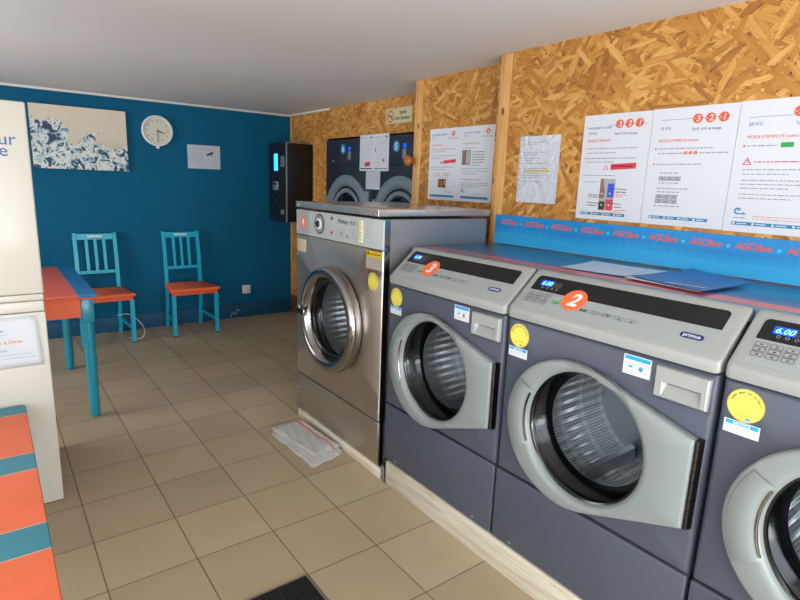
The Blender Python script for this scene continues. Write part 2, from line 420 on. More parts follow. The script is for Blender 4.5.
# ------------------------------------------------------------------ room
CH = 2.258; YB = 5.93; XA, XB, XC = 2.837, 2.50, 2.33; XL = -1.75; YF = -1.7; XR = 3.75
struct('floor', MB().box(XL, XR, YF, YB+.1, -.08, 0, 'tiles'))
struct('ceiling', MB().box(XL-.1, XR+.1, YF-.1, YB+.1, CH, CH+.1, 'ceiling'))
struct('wall_back', MB().box(XL, XR, YB, YB+.1, 0, CH, 'blue_wall'))
struct('wall_right', MB().box(XR, XR+.1, YF, YB, 0, CH, 'white_wall'))
# left wall with a wide opening towards the street
wl = MB().box(XL-.1, XL, YF, YB, 2.08, CH, 'white_wall').box(XL-.1, XL, YF, YB, 0, .5, 'white_wall')
for a_, b_ in ((YF, -1.2), (1.9, 3.3), (5.1, YB)): wl.box(XL-.1, XL, a_, b_, .5, 2.08, 'white_wall')
struct('wall_left', wl)
wf = MB().box(XL, XR, YF-.1, YF, 2.12, CH, 'white_wall').box(XL, XL+.25, YF-.1, YF, 0, 2.12, 'white_wall').box(1.5, XR, YF-.1, YF, 0, 2.12, 'white_wall').box(XL+.25, 1.5, YF-.1, YF, 0, .12, 'white_wall')
struct('wall_front', wf)
def window(name, x0, x1, y0, y1, z0, z1, along, n):
    o = bpy.data.objects.new(name, None); COL.objects.link(o); o['kind'] = 'structure'
    f = MB(); t = .045
    if along == 'x':
        for i in range(n+1):
            x = x0+(x1-x0-t)*i/n; f.box(x, x+t, y0, y1, z0, z1, 'white_trim')
        f.box(x0, x1, y0, y1, z0, z0+t, 'white_trim').box(x0, x1, y0, y1, z1-t, z1, 'white_trim')
        g = MB().add([(x0, (y0+y1)/2, z0), (x1, (y0+y1)/2, z0), (x1, (y0+y1)/2, z1), (x0, (y0+y1)/2, z1)], [[0, 1, 2, 3]], 'window_glass')
    else:
        for i in range(n+1):
            y = y0+(y1-y0-t)*i/n; f.box(x0, x1, y, y+t, z0, z1, 'white_trim')
        f.box(x0, x1, y0, y1, z0, z0+t, 'white_trim').box(x0, x1, y0, y1, z1-t, z1, 'white_trim')
        g = MB().add([((x0+x1)/2, y0, z0), ((x0+x1)/2, y1, z0), ((x0+x1)/2, y1, z1), ((x0+x1)/2, y0, z1)], [[0, 1, 2, 3]], 'window_glass')
    f.build('window_frame', o); g.build('pane', o)
window('window_1', XL+.25, 1.5, YF-.08, YF-.02, .12, 2.12, 'x', 3)
window('window_2', XL-.08, XL-.02, -1.2, 1.9, .5, 2.08, 'y', 3)
window('window_3', XL-.08, XL-.02, 3.3, 5.1, .5, 2.08, 'y', 2)
struct('ground_outside', MB().box(-14, 9, -14, 9, -.2, -.1, 'asphalt'))

# strand board linings, each set a little further into the room
wa = MB().box(XA, XA+.02, 5.085, YB, 0, CH, 'osb').box(XA, XA+.02, 3.2, 5.085, 1.965, CH, 'osb').box(XA, XA+.02, 3.2, 3.315, 0, 1.965, 'osb')
struct('wall_right_far', wa)
wb = MB().box(XB, XB+.02, 2.26, 3.128, 0, CH, 'osb')
struct('wall_right_middle', wb)
struct('wall_recess', MB().box(XB+.02, XA+.02, 3.155, 3.175, 0, CH, 'osb'))
wc = MB().box(XC+.004, XC+.024, YF, 2.163, 0, CH, 'osb')
struct('wall_right_near', wc)
struct('wall_recess_near', MB().box(XC+.024, XB, 2.262, 2.28, 0, CH, 'osb'))
tag(MB().box(XB-.004, XB+.09, 3.13, 3.212, 0, CH-.002, 'pine', .004).build('wooden_post'), 'pine post on the right wall beside the dryers, with a round peg on it', 'post', 'pine posts of the right wall')
tag(MB().box(XC, XC+.09, 2.166, 2.25, 0, CH-.002, 'pine', .004).build('wooden_post'), 'pine post at the left end of the blue wave-printed strip', 'post', 'pine posts of the right wall')
bb = MB().box(XL, 2.83, YB-.018, YB-.0005, 0, .155, 'base_blue', .004)
struct('baseboard_back', bb)
struct('baseboard_right', MB().box(XA-.012, XA-.0005, 5.09, YB-.02, 0, .21, 'brown_board', .002))
struct('trim_1', MB().box(XL, XA-.001, YB-.022, YB-.0005, CH-.022, CH-.0005, 'white_trim', .004))
struct('trim_2', MB().box(XA-.02, XA-.0005, 5.02, YB-.024, CH-.02, CH-.0005, 'white_trim', .004))
struct('trim_3', MB().box(XA-.006, XA-.0005, YB-.05, YB-.026, .215, CH-.03, 'pine', .002))

# pale boards at the foot of the machines
p = MB().box(1.553, 1.575, -.55, 2.125, 0, .131, 'plinth', .002)
tag(p.build('plinth_board'), 'long whitewashed timber board under the grey washing machines, on the floor', 'board')
t = thing('skirting_strip', 'narrow cream strip on the floor under the stainless steel machine', 'board', (1.57, 2.62, 0))
MB().box(1.552, 1.572, 2.165, 3.14, 0, .055, 'plinth', .003).build('board', t)
b = MB().box(1.549, 1.5515, 2.135, 2.163, .005, .085, 'silver').box(1.549, 1.57, 2.1625, 2.1645, .058, .085, 'silver')
for z in (.025, .06): b.cyl((1.5492, 2.149, z), (1.5478, 2.149, z), .004, 'black', n=10)
b.build('bracket', t)

# ------------------------------------------------------------------ plate with a round hole, used by fronts and doors
def ray_poly(c, a, poly):
    d = (math.cos(a), math.sin(a)); best = None; n = len(poly)
    for i in range(n):
        p, q = poly[i], poly[(i+1) % n]; ex, ey = q[0]-p[0], q[1]-p[1]; den = d[0]*ey-d[1]*ex
        if abs(den) < 1e-12: continue
        px, py = p[0]-c[0], p[1]-c[1]; t_ = (px*ey-py*ex)/den; s_ = (px*d[1]-py*d[0])/den
        if t_ > 0 and -1e-6 <= s_ <= 1+1e-6 and (best is None or t_ < best): best = t_
    return best
def hull(pts):
    pts = sorted(set(pts)); lo = []; up = []
    def cr(o, a, b): return (a[0]-o[0])*(b[1]-o[1])-(a[1]-o[1])*(b[0]-o[0])
    for q in pts:
        while len(lo) > 1 and cr(lo[-2], lo[-1], q) <= 0: lo.pop()
        lo.append(q)
    for q in reversed(pts):
        while len(up) > 1 and cr(up[-2], up[-1], q) <= 0: up.pop()
        up.append(q)
    return lo[:-1]+up[:-1]
def holed_plate(mb, c, outline, layers, m, extra=()):
    """layers: (x, kind, value): 'o' outline shrunk by value, 'c' circle of radius value"""
    ang = sorted(set([round(2*PI*i/96-PI, 5) for i in range(96)]+[round(math.atan2(q[1]-c[1], q[0]-c[0]), 5) for q in extra]))
    rings = []
    for x, kind, val in layers:
        r_ = []
        for a in ang:
            d = (ray_poly(c, a, outline)-val) if kind == 'o' else val
            r_.append((x, c[0]+d*math.cos(a), c[1]+d*math.sin(a)))
        rings.append(r_)
    mb.loft(rings, m); return mb

def yellow_sticker(parent, x, y, z, r):
    st = MB().revolve((x, y, z), (-1, 0, 0), [(0, r), (.0008, r)], 'yellow', 40, False, True).build('service_sticker', parent)
    pr = Print((x-.0009, y, z), LEFT, DOWN, .0003)
    pr.arctext('Comment payer avec son mobile', 0, 0, r*.74, r*.2, 'ink', PI*.93, PI*.07)
    pr.ring(0, 0, r*.93, r*.97, 'ink_yellow')
    pr.lines(-r*.42, r*.42, r*.5, 2, r*.16, 'ink_yellow', r*.06)
    pr.disc(r*.22, r*.78, r*.16, 'ink_cyan', rv=r*.07)
    pr.build('printed_text', st)

def notice_sticker(parent, x, y, z, w, h, word='NOTICE', pic=False):
    """y is the reader's left edge, z the top"""
    st = MB().box(x-.0008, x, y-w, y, z-h, z, 'ink_white').build('notice_sticker' if not pic else 'instruction_sticker', parent)
    pr = Print((x-.0009, y, z), LEFT, DOWN, .0003)
    bh = h*.30 if not pic else h*.2
    pr.rect(w*.04, h*.04, w*.96, h*.04+bh, 'ink_cyan')
    if word: pr.text(word, w/2, h*.04+bh*.88, bh*1.05, 'ink_white', 'CENTER', .02)
    if pic:
        pr.lines(w*.08, w*.9, h*.38, 2, h*.1, 'ink_grey', h*.03)
        pr.disc(w*.28, h*.58, w*.09, 'ink_cyan', rv=h*.06).disc(w*.65, h*.58, w*.08, 'ink_cyan').disc(w*.65, h*.68, w*.09, 'ink_red', rv=h*.03)
        pr.lines(w*.08, w*.9, h*.80, 2, h*.1, 'ink_grey', h*.03)
    else:
        pr.lines(w*.06, w*.92, h*.52, 3, h*.16, 'ink_grey', h*.045)
    pr.build('printed_text', st)

def drum_set(root, yc, zc, x0, r, depth=.42, mat_='drum', q=1.):
    """x0 = front plane; rubber gasket, perforated drum with lifters"""
    MB().revolve((x0, yc, zc), (1, 0, 0), [(-.004, r+.004), (.004, r-.004), (.02, r-.012), (.03, r-.002), (.03+.02*q, r-.022*q), (.03+.04*q, r-.035*q), (.03+.055*q, r-.040*q)], 'black', 64).build('door_gasket', root)
    R = r+.045; xs = x0+.03+.055*q
    d = MB().revolve((xs, yc, zc), (1, 0, 0), [(0, r-.042*q), (.012, r-.036*q), (.02, R-.02), (.03, R)], 'drum_back', 64)
    d.revolve((xs+.03, yc, zc), (1, 0, 0), [(0, R), (depth, R)], mat_, 96)
    d.revolve((xs+.03+depth, yc, zc), (1, 0, 0), [(0, R), (-.03, R*.75), (-.035, R*.4), (-.06, R*.2), (-.06, .0001)], 'drum_back', 48)
    dr = d.build('drum', root)
    for k in range(3):
        a = .9+k*2*PI/3; u = Vector((0, math.cos(a), math.sin(a))); w = Vector((0, -math.sin(a), math.cos(a))); c = Vector((xs+.05, yc, zc))
        L_ = []
        for dx, h, hw in ((0, .0, .03), (.02, .05, .02), (depth-.06, .06, .02), (depth-.03, 0, .03)):
            b0 = c+Vector((dx, 0, 0)); L_.append([b0+u*(R-.001)-w*hw*1.6, b0+u*(R-h)-w*hw*.5, b0+u*(R-h)+w*hw*.5, b0+u*(R-.001)+w*hw*1.6])
        MB().loft(L_, 'drum_back', True, True).build('lifter', dr)

# ------------------------------------------------------------------ grey washing machines
SA, SB = Vector((1.5650, 0, 1.1150)), Vector((1.7050, 0, 1.2380))
SD = (SB-SA).normalized(); SN = Vector((SD.z*-1, 0, SD.x))
def sp(s, y, k=0.): p = SA+SD*s+SN*k; return Vector((p.x, y, p.z))

def washer(yr, number, label, digits=None):
    W = .767; yl = yr+W; X = 1.56
    root = thing('washing_machine', label, 'washing machine', (1.9, yr+W/2, .1335), 'grey front-loading washing machines in the row')
    c = (yr+.392, .733)                      # centre of the round opening
    body = MB()
    xb = 2.22
    pf = [(1.602, .135), (xb, .135), (xb, 1.205), (1.69, 1.205), (1.602, 1.11)]
    body.add([(x, yr+.001, z) for x, z in pf]+[(x, yl-.001, z) for x, z in pf], [[0, 1, 2, 3, 4], [9, 8, 7, 6, 5], [0, 5, 6, 1], [1, 6, 7, 2], [2, 7, 8, 3], [3, 8, 9, 4]], 'slate')
    body.build('body', root)
    op = [(yr, .446), (yl, .446), (yl, 1.07), (yr, 1.07)]
    up = holed_plate(MB(), c, op, [(1.60, 'o', .0), (1.578, 'o', 0), (1.569, 'o', .003), (1.5625, 'o', .009), (1.56, 'o', .017), (1.56, 'c', .240), (1.60, 'c', .240)], 'slate', op)
    up.build('upper_panel', root, angle=50)
    MB().box(1.56, 1.60, yr, yl, .135, .440, 'slate', .006, 3).build('lower_panel', root)
    for y in (yr+.10, yl-.10): MB().cyl((1.5605, y, .155), (1.557, y, .155), .006, 'silver', n=12).build('screw', root)
    # moulded cap with the sloping fascia
    prof = [(1.556, 1.073), (1.554, 1.078), (1.5545, 1.098)]
    for i in range(1, 6):
        a = PI - i/6*math.radians(48); prof.append((1.5725+.018*math.cos(a), 1.099+.018*math.sin(a)))
    for s in (.012, .176): q = sp(s, 0); prof.append((q.x, q.z))
    prof += [(1.706, 1.240), (1.713, 1.2425), (1.722, 1.2425), (1.7225, 1.2068), (1.695, 1.2068), (1.604, 1.1125), (1.6025, 1.073)]
    def capring(y, k):
        cx, cz = 1.66, 1.14; return [(cx+(x-cx)*(1-k), y, cz+(z-cz)*(1-k)) for x, z in prof]
    cap = MB().loft([capring(yr+.001, .09), capring(yr+.003, .045), capring(yr+.009, .015), capring(yr+.018, 0), capring(yl-.018, 0), capring(yl-.009, .015), capring(yl-.003, .045), capring(yl-.001, .09)], 'cap', True, True)
    cap.build('control_cap', root, angle=40)
    # fascia foil: rounded plate, grey below, black above
    def rr(y0, y1, s0, s1, r0, r1, k):
        pts = []
        for (yy, ss, rad, a0) in ((y0, s0, r0, PI), (y1, s0, r0, -PI/2), (y1, s1, r1, 0), (y0, s1, r1, PI/2)):
            cy = yy+(rad if yy == y0 else -rad); cs = ss+(rad if ss == s0 else -rad)
            for i in range(7):
                a = a0+i/6*PI/2; pts.append(sp(cs+rad*math.sin(a), cy+rad*math.cos(a), k))
        return pts
    fy0, fy1 = yr+.040, yl-.030
    n_ = 28
    f = MB(); f.loft([rr(fy0, fy1, .008, .170, .02, .015, -.001), rr(fy0, fy1, .008, .170, .02, .015, .0012)], 'cap_panel', False, True)
    fo = f.build('control_panel', root)
    k = MB(); pts = [sp(.094, fy0+.002, .0018), sp(.094, fy1-.002, .0018)]
    for i in range(7):
        a = i/6*PI/2; pts.append(sp(.152+.015*math.sin(a), fy1-.017+.015*math.cos(a), .0018))
    for i in range(7):
        a = PI/2+i/6*PI/2; pts.append(sp(.152+.015*math.sin(a), fy0+.017+.015*math.cos(a), .0018))
    k.add(pts, [list(range(len(pts)))], 'black_gloss').build('display_strip', fo)
    # display: y measured from the left end
    def PR(s, dl, lift=.0022): return Print(sp(s, yl-dl, lift), LEFT, -SD, .0004)
    d = PR(.146, .062); d.rect(0, 0, .052, .026, 'blue_screen').rect(.052, 0, .092, .026, 'display_dark')
    d.text(digits or '6.00', .026, .0225, .026, 'display_digit', 'CENTER', .01, .25)
    d.build('display', root)
    d = PR(.112, .080)
    for i in range(4): d.ring(i*.021, 0, .0035, .005, 'ink_grey', n=16)
    d.build('indicator_lights', root)
    kp = MB(); pr = PR(.083, .040, .0032)
    for i in range(3):
        for j in range(3):
            y = yl-.040-i*.036; s = .083-j*.017
            kp.loft([[sp(s, y, .001), sp(s, y-.028, .001), sp(s-.013, y-.028, .001), sp(s-.013, y, .001)], [sp(s-.001, y-.001, .003), sp(s-.001, y-.027, .003), sp(s-.012, y-.027, .003), sp(s-.012, y-.001, .003)]], 'cap', False, True)
            u, v = i*.036, j*.017
            for a_, b_ in (((u, v), (u+.028, v)), ((u+.028, v), (u+.028, v+.013)), ((u+.028, v+.013), (u, v+.013)), ((u, v+.013), (u, v))): pr.line(a_, b_, .0018, 'ink_keys')
            pr.rect(u+.011, v+.005, u+.018, v+.009, 'ink')
    kq = kp.build('keypad', root); pr.build('printed_text', kq)
    pr = PR(.062, .160, .0022); pr.rect(0, 0, .030, .012, 'ink_green'); pr.rect(.004, .004, .012, .008, 'ink_white'); pr.rect(.017, .003, .025, .007, 'ink_white'); pr.build('start_button', root)
    # programme pictograms along the lower edge
    pr = PR(.060, .235, .002)
    for i in range(6):
        u = i*.043
        pr.rect(u, .002, u+.032, .0034, 'ink_keys').rect(u, .014, u+.032, .0154, 'ink_keys').rect(u+.032, .002, u+.0335, .0154, 'ink_keys')
        if i in (0, 1): pr.rect(u+.003, .006, u+.009, .013, 'ink').rect(u+.011, .008, u+.015, .013, 'ink').rect(u+.018, .006, u+.026, .013, 'ink')
        elif i == 2: pr.lines(u+.004, u+.028, .006, 4, .003, 'ink_grey', .0014)
        elif i == 3: pr.ring(u+.006, .0085, .004, .0052, 'ink', n=18).poly([(u+.016, .004), (u+.028, .004), (u+.022, .014)], 'ink')
        else: pr.disc(u+.022, .011, .0028, 'ink', n=12)
    pr.build('printed_pictograms', root)
    bd = PR(.060, .627, .0022); bd.rect(.009, .0, .059, .020, 'ink_navy').disc(.010, .010, .010, 'ink_navy').disc(.058, .010, .010, 'ink_navy')
    bd.text('primus', .034, .0145, .0185, 'ink_white', 'CENTER', .012)
    bd.build('maker_badge', root)
    if number:
        y = {'3': yl-.232, '2': yl-.238}[number]
        st = MB().revolve(sp(.083, y, .0022), SN, [(0, .047), (.0012, .047)], 'orange_disc', 44, False, True).build('number_sticker', root)
        pr = Print(sp(.083, y, .0036), LEFT, -SD, .0004); pr.text(number, 0, .026, .078, 'ink_white', 'CENTER', .035, .2); pr.build('numeral', st)
    # stickers on the front
    yellow_sticker(root, X-.0003, yl-.063, 1.009, .0455)
    notice_sticker(root, X-.0003, yl-.018, .962, .088, .037)
    if number: notice_sticker(root, X-.0003, yl-(.48 if number == '3' else .487), 1.058, .090, .062, None, True)
    # detergent drawer: frame, sunk grip
    y0, y1, z0, z1 = yr+.014, yr+.167, .962, 1.054
    dw = MB(); gy0, gy1, gz0, gz1 = yr+.033, yr+.143, .970, 1.010
    def q(x, e, rad=0):
        if e == 'o': a = (y0, y1, z0, z1)
        else: a = (gy0, gy1, gz0, gz1)
        return [(x, a[0]+rad, a[2]+rad), (x, a[1]-rad, a[2]+rad), (x, a[1]-rad, a[3]-rad), (x, a[0]+rad, a[3]-rad)]
    dw.loft([q(1.559, 'o', -.001), q(1.545, 'o'), q(1.541, 'o', .004), q(1.541, 'g', -.002), q(1.543, 'g')], 'cap')
    # the grip slopes inwards from its lower lip
    g = [(1.543, gy0, gz0), (1.543, gy1, gz0), (1.543, gy1, gz1), (1.543, gy0, gz1), (1.5585, gy0+.010, gz1-.002), (1.5585, gy1-.010, gz1-.002)]
    dw.add(g, [[0, 1, 5, 4], [3, 2, 5, 4], [1, 2, 5], [0, 3, 4]], 'cap')
    dw.build('detergent_drawer', root, angle=30, recalc=True)
    MB().box(1.5565, 1.5598, y0-.006, y1+.006, z0-.012, z1+.006, 'slate', .0015).build('drawer_surround', root)
    # door
    oc = (yr+.441, .7195); R = .2645
    cir = [(oc[0]+R*math.cos(2*PI*i/180), oc[1]+R*math.sin(2*PI*i/180)) for i in range(180)]
    hz0, hz1, hy = .600, .877, yr+.024
    ol = hull(cir+[(hy, hz0), (hy, hz1)])
    gc = (yr+.386, .7325); gr = .226
    dm = holed_plate(MB(), gc, ol, [(1.5585, 'o', .004), (1.553, 'o', 0), (1.531, 'o', 0), (1.525, 'o', .003), (1.522, 'o', .010), (1.520, 'c', gr+.022), (1.522, 'c', gr+.010), (1.530, 'c', gr), (1.556, 'c', gr-.002)], 'door_grey', [(hy, hz0), (hy, hz1)])
    door = dm.build('door', root, angle=50)
    # handle set into the left of the ring
    hd = MB(); rings = []
    for i in range(17):
        a = math.radians(-27+i*54/16)
        def pt(x, r_): return (x, gc[0]+r_*math.cos(a), gc[1]+r_*math.sin(a))
        rout = ray_poly(gc, a, ol)-.012
        rings.append([pt(1.5205, rout), pt(1.5145, rout-.004), pt(1.5135, gr+.030), pt(1.518, gr+.010), pt(1.524, gr+.006)])
    hd.loft(rings, 'door_grey', False, False, False)
    hd.build('handle', door, angle=60)
    pts = [(1.519, gc[0]+(gr+.006)*math.cos(math.radians(a)), gc[1]+(gr+.006)*math.sin(math.radians(a))) for a in range(-24, 26, 3)]
    MB().tube(pts, .004, 'chrome').build('chrome_trim', door)
    hg = MB(); nk = 9
    for i in range(nk):
        a, b_ = hz0+(hz1-hz0)*i/nk+.001, hz0+(hz1-hz0)*(i+1)/nk-.001
        hg.cyl((1.535, hy-.008, a), (1.535, hy-.008, b_), .006, 'hinge', n=10)
    hg.box(1.543, 1.5595, hy-.016, hy-.001, hz0, hz1, 'hinge')
    hg.build('hinge', door)
    MB().revolve((0, gc[0], gc[1]), (1, 0, 0), [(1.548, gr-.003), (1.560, gr-.012), (1.59, gr-.03), (1.62, gr-.055), (1.632, gr-.09), (1.636, .0005)], 'glass', 64).build('door_glass', door)
    MB().revolve((0, gc[0], gc[1]), (1, 0, 0), [(1.5435, gr-.0005), (1.546, gr-.007), (1.551, gr-.010), (1.556, gr-.009)], 'black', 64).build('glass_seal', door)
    drum_set(root, c[0], c[1], 1.565, .240)
    return root

washer(1.388, '3', 'grey washing machine with orange number 3, next to the stainless steel one')
washer(.608, '2', 'grey washing machine with orange number 2, large in the middle of the row')
washer(-.171, None, 'grey washing machine without an orange number, cut off by the right edge')

# ------------------------------------------------------------------ counter over the machines, banner, papers on it
c = MB().box(1.7245, 2.322, -.55, 2.2, 1.2065, 1.238, 'counter', .002)
tag(c.build('countertop'), 'blue countertop with a red stripe lying over the grey washing machines', 'countertop')

def banner_material():
    m = mat('wave_printed_blue_sheet', '#1585cc', .4); N, L, b = nodes(m)
    tc = N.new('ShaderNodeTexCoord'); sx = N.new('ShaderNodeSeparateXYZ'); L.new(tc.outputs['Object'], sx.inputs[0])
    w = math_node(N, L, 'SINE', math_node(N, L, 'MULTIPLY', sx.outputs[1], 150.))
    w2 = math_node(N, L, 'SINE', math_node(N, L, 'MULTIPLY', sx.outputs[1], 9.))
    z = math_node(N, L, 'ADD', sx.outputs[2], math_node(N, L, 'ADD', math_node(N, L, 'MULTIPLY', w, .0028), math_node(N, L, 'MULTIPLY', w2, .006)))
    t = math_node(N, L, 'MULTIPLY_ADD', z, 5.5, 0.)      # local z: 0 at the lower edge
    r = ramp(N, [(0, '#36b4ec'), (.33, '#28a8e4'), (.331, '#1797d4'), (.40, '#22a0dd'), (.401, '#128fce'), (.47, '#1997d6'), (.471, '#0d88ca'), (1, '#0a84c8')])
    L.new(t, r.inputs[0]); L.new(r.outputs[0], b.inputs['Base Color']); return m
M['banner'] = banner_material()
t = thing('printed_strip', 'blue wave-printed strip with red lettering along the wall above the countertop', 'banner', (2.3285, .8, 1.240))
MB().box(2.3245, 2.3298, -.55, 2.2, 1.2415, 1.400, 'banner').build('backing_sheet', t)
for i in range(15):
    pr = Print((2.3243, 2.163-i*.1765, 1.350), LEFT, DOWN, .0004)
    pr.text('AGC', 0, 0, .038, 'ink_orange', 'LEFT', .014, .2, spacing=.86)
    pr.text("i'lavo", .071, 0, .035, 'ink_orange', 'LEFT', .014, .3, spacing=.84)
    pr.build('lettering', t)
    pr = Print((2.3243, 2.163-i*.1765, 1.350), LEFT, DOWN, .0004); pr.disc(.1525, -.008, .0075, 'ink_turq'); pr.build('dot', t)

def bent_sheet(mb, pts, z, m, sag=.006, n=8, th=.0012, wav=1.):
    """pts: four corners (x, y) going round; gently curled sheet of paper"""
    a, b_, c_, d = [Vector((q[0], q[1], 0)) for q in pts]; G = []
    for i in range(n+1):
        row = []
        for j in range(n+1):
            u, v = i/n, j/n; p_ = (a*(1-u)+b_*u)*(1-v)+(d*(1-u)+c_*u)*v
            e = (abs(u-.5)*2)**3*sag+(abs(v-.5)*2)**3*sag*.6*wav+sag*.25*math.sin(u*5+v*3)**2
            row.append((p_.x, p_.y, z+e))
        G.append(row)
    V = [q for r_ in G for q in r_]; V2 = [(x, y, zz+th) for x, y, zz in V]; k = n+1; Fs = []
    o_ = len(V)
    for i in range(n):
        for j in range(n):
            q = [i*k+j, (i+1)*k+j, (i+1)*k+j+1, i*k+j+1]; Fs.append(q[::-1]); Fs.append([x+o_ for x in q])
    bd = [j for j in range(n)]+[i*k+n for i in range(n)]+[n*k+n-j for j in range(n)]+[(n-i)*k for i in range(n)]
    for i in range(len(bd)): x, y = bd[i], bd[(i+1) % len(bd)]; Fs.append([x, y, y+o_, x+o_])
    mb.add(V+V2, Fs, m); return mb
s = bent_sheet(MB(), [(1.856, 1.378), (2.16, 1.43), (2.175, 1.10), (1.884, 1.115)], 1.2385, 'white_sheet', .003)
tag(s.build('paper_sheet', recalc=True), 'white sheet of paper lying on the blue countertop, left of the blue folder', 'paper')
t = thing('folder', 'blue card folder lying on the countertop under the wave strip', 'folder', (2.05, .93, 1.239))
bent_sheet(MB(), [(1.845, 1.088), (2.27, 1.075), (2.165, .81), (1.80, .805)], 1.2425, 'ink_white', .003).build('inner_papers', t)
bent_sheet(MB(), [(1.870, 1.078), (2.30, 1.065), (2.165, .79), (1.79, .79)], 1.245, 'folder', .005).build('cover', t)
lb = Print((1.868, .950, 1.2505), Vector((.10, -1, -.0)), Vector((-1, -.1, 0)), .0004)
lb.rect(0, 0, .135, .016, 'paper').lines(.006, .125, .011, 1, .01, 'ink_grey', .005, 1.)
lb.build('title_label', t)

# ------------------------------------------------------------------ stainless steel machine
t = thing('washing_machine', 'stainless steel washing machine with orange number 4 and a cloth in front', 'washing machine', (1.93, 2.69, .056))
Y0, Y1, X = 2.218, 3.168, 1.56
bd = MB(); xb = 2.27
bd.add([(1.575, Y0, .057), (xb, Y0, .057), (xb, Y1, .057), (1.575, Y1, .057), (1.575, Y0, 1.374), (xb, Y0, 1.374), (xb, Y1, 1.374), (1.575, Y1, 1.374)], [[0, 1, 2, 3], [1, 0, 4, 5], [2, 1, 5, 6], [3, 2, 6, 7], [4, 7, 6, 5]], 'steel_side')
bd.build('body', t)
MB().box(1.566, 1.60, Y0-.003, Y0-.0005, .30, 1.372, 'chrome').build('corner_trim', t)
dc = (2.680, .770)
op = [(Y0, .309), (Y1, .309), (Y1, 1.218), (Y0, 1.218)]
holed_plate(MB(), dc, op, [(1.60, 'o', 0), (1.564, 'o', 0), (1.56, 'o', .004), (1.56, 'c', .236), (1.60, 'c', .236)], 'steel', op).build('front_panel', t, angle=50)
MB().box(1.56, 1.60, Y0, Y1, .057, .303, 'steel', .003).build('lower_panel', t)
cp = MB().box(1.5575, 1.60, Y0, Y1, 1.222, 1.372, 'steel_panel', .003).build('control_panel', t)
MB().box(1.5565, 1.5574, 3.0, Y1-.002, 1.224, 1.370, 'cap').build('side_plate', cp)
MB().box(1.527, 2.300, Y0+.002, 3.118, 1.389, 1.424, 'steel_lid', .003, 3).build('lid', t)
for y in (Y0+.035, 3.085): MB().cyl((1.527, y, 1.402), (1.5235, y, 1.402), .009, 'silver', n=16).build('lid_screw', t)
st = MB().revolve((1.5563, 3.072, 1.299), (-1, 0, 0), [(0, .036), (.001, .036)], 'orange_disc', 40, False, True).build('number_sticker', t)
Print((1.5551, 3.072, 1.299), LEFT, DOWN, .0004).text('4', 0, .021, .062, 'ink_white', 'CENTER', .03).build('numeral', st)
# programme dial
dl = MB().revolve((1.5573, 2.868, 1.303), (-1, 0, 0), [(0, .058), (.003, .058), (.004, .054)], 'ink', 48, False, True)
dl.revolve((1.5533, 2.868, 1.303), (-1, 0, 0), [(0, .050), (.0006, .050)], 'grey_print2', 48, False, True)
dl = dl.build('dial', t)
MB().revolve((1.5525, 2.868, 1.303), (-1, 0, 0), [(0, .030), (.004, .029), (.006, .024)], 'ink_white', 40, False, True).build('dial_ring', dl)
MB().revolve((1.5465, 2.868, 1.303), (-1, 0, 0), [(0, .021), (.006, .019), (.008, .015)], 'black', 32, False, True).build('knob', dl)
pr = Print((1.5526, 2.868, 1.303), LEFT, DOWN, .0003)
for i in range(24):
    a = i*PI/12; pr.line((.036*math.cos(a), .036*math.sin(a)), (.047*math.cos(a), .047*math.sin(a)), .004 if i % 6 else .012, 'ink')
pr.build('dial_marks', dl)
MB().revolve((1.5573, 2.723, 1.345), (-1, 0, 0), [(0, .009), (.006, .007)], mat('green_lamp', '#14543c', .3), 20, False, True).build('indicator_lamp', t)
MB().revolve((1.5573, 2.722, 1.265), (-1, 0, 0), [(0, .010), (.006, .007)], mat('red_lamp', '#c8242c', .3), 20, False, True).build('indicator_lamp', t)
pr = Print((1.5570, 2.66, 1.355), LEFT, DOWN, .0004)
pr.text('Primus', 0, .032, .038, 'ink', 'LEFT', .008, .35); pr.text('FS16', .125, .032, .030, 'ink', 'LEFT', .005, .2)
for i, (u, w) in enumerate(((0, .07), (.08, .05), (.14, .05))):
    for a, b_ in (((u, .06), (u+w, .06)), ((u+w, .06), (u+w, .105)), ((u+w, .105), (u, .105)), ((u, .105), (u, .06))): pr.line(a, b_, .0015, 'ink_grey')
pr.ring(.02, .082, .010, .012, 'ink_grey').rect(.035, .075, .055, .095, 'ink_grey').rect(.098, .09, .112, .10, 'ink').rect(.16, .072, .168, .08, 'ink')
for i in range(6): pr.rect(.285+.004*(i % 2), -.0+i*.019+.012, .345, i*.019+.0135, 'ink_grey').rect(.285, i*.019+.006, .31, i*.019+.008, 'ink_grey')
pr.build('printed_text', cp)
for i in range(7):
    z = 1.356-i*.0165; MB().box(1.549, 1.557, 2.402-.004*(i > 1), 2.432, z-.0145, z, 'cream_button', .0015).build('push_button', t)
MB().box(1.5565, 1.5595, 3.045, 3.157, 1.113, 1.193, 'beige_plate', .001).build('label_plate', t)
pl = MB().box(1.5585, 1.5597, 2.222, 2.368, 1.117, 1.209, 'beige_plate').build('warning_label', t)
pr = Print((1.5584, 2.368, 1.209), LEFT, DOWN, .0003); pr.rect(0, 0, .146, .028, 'yellow2').rect(.01, .007, .028, .021, 'ink').lines(.04, .13, .018, 1, .01, 'ink', .005, 1.).lines(.008, .14, .042, 5, .0105, 'ink_grey', .003); pr.build('printed_text', pl)
yellow_sticker(t, 1.5598, 2.299, 1.052, .047)
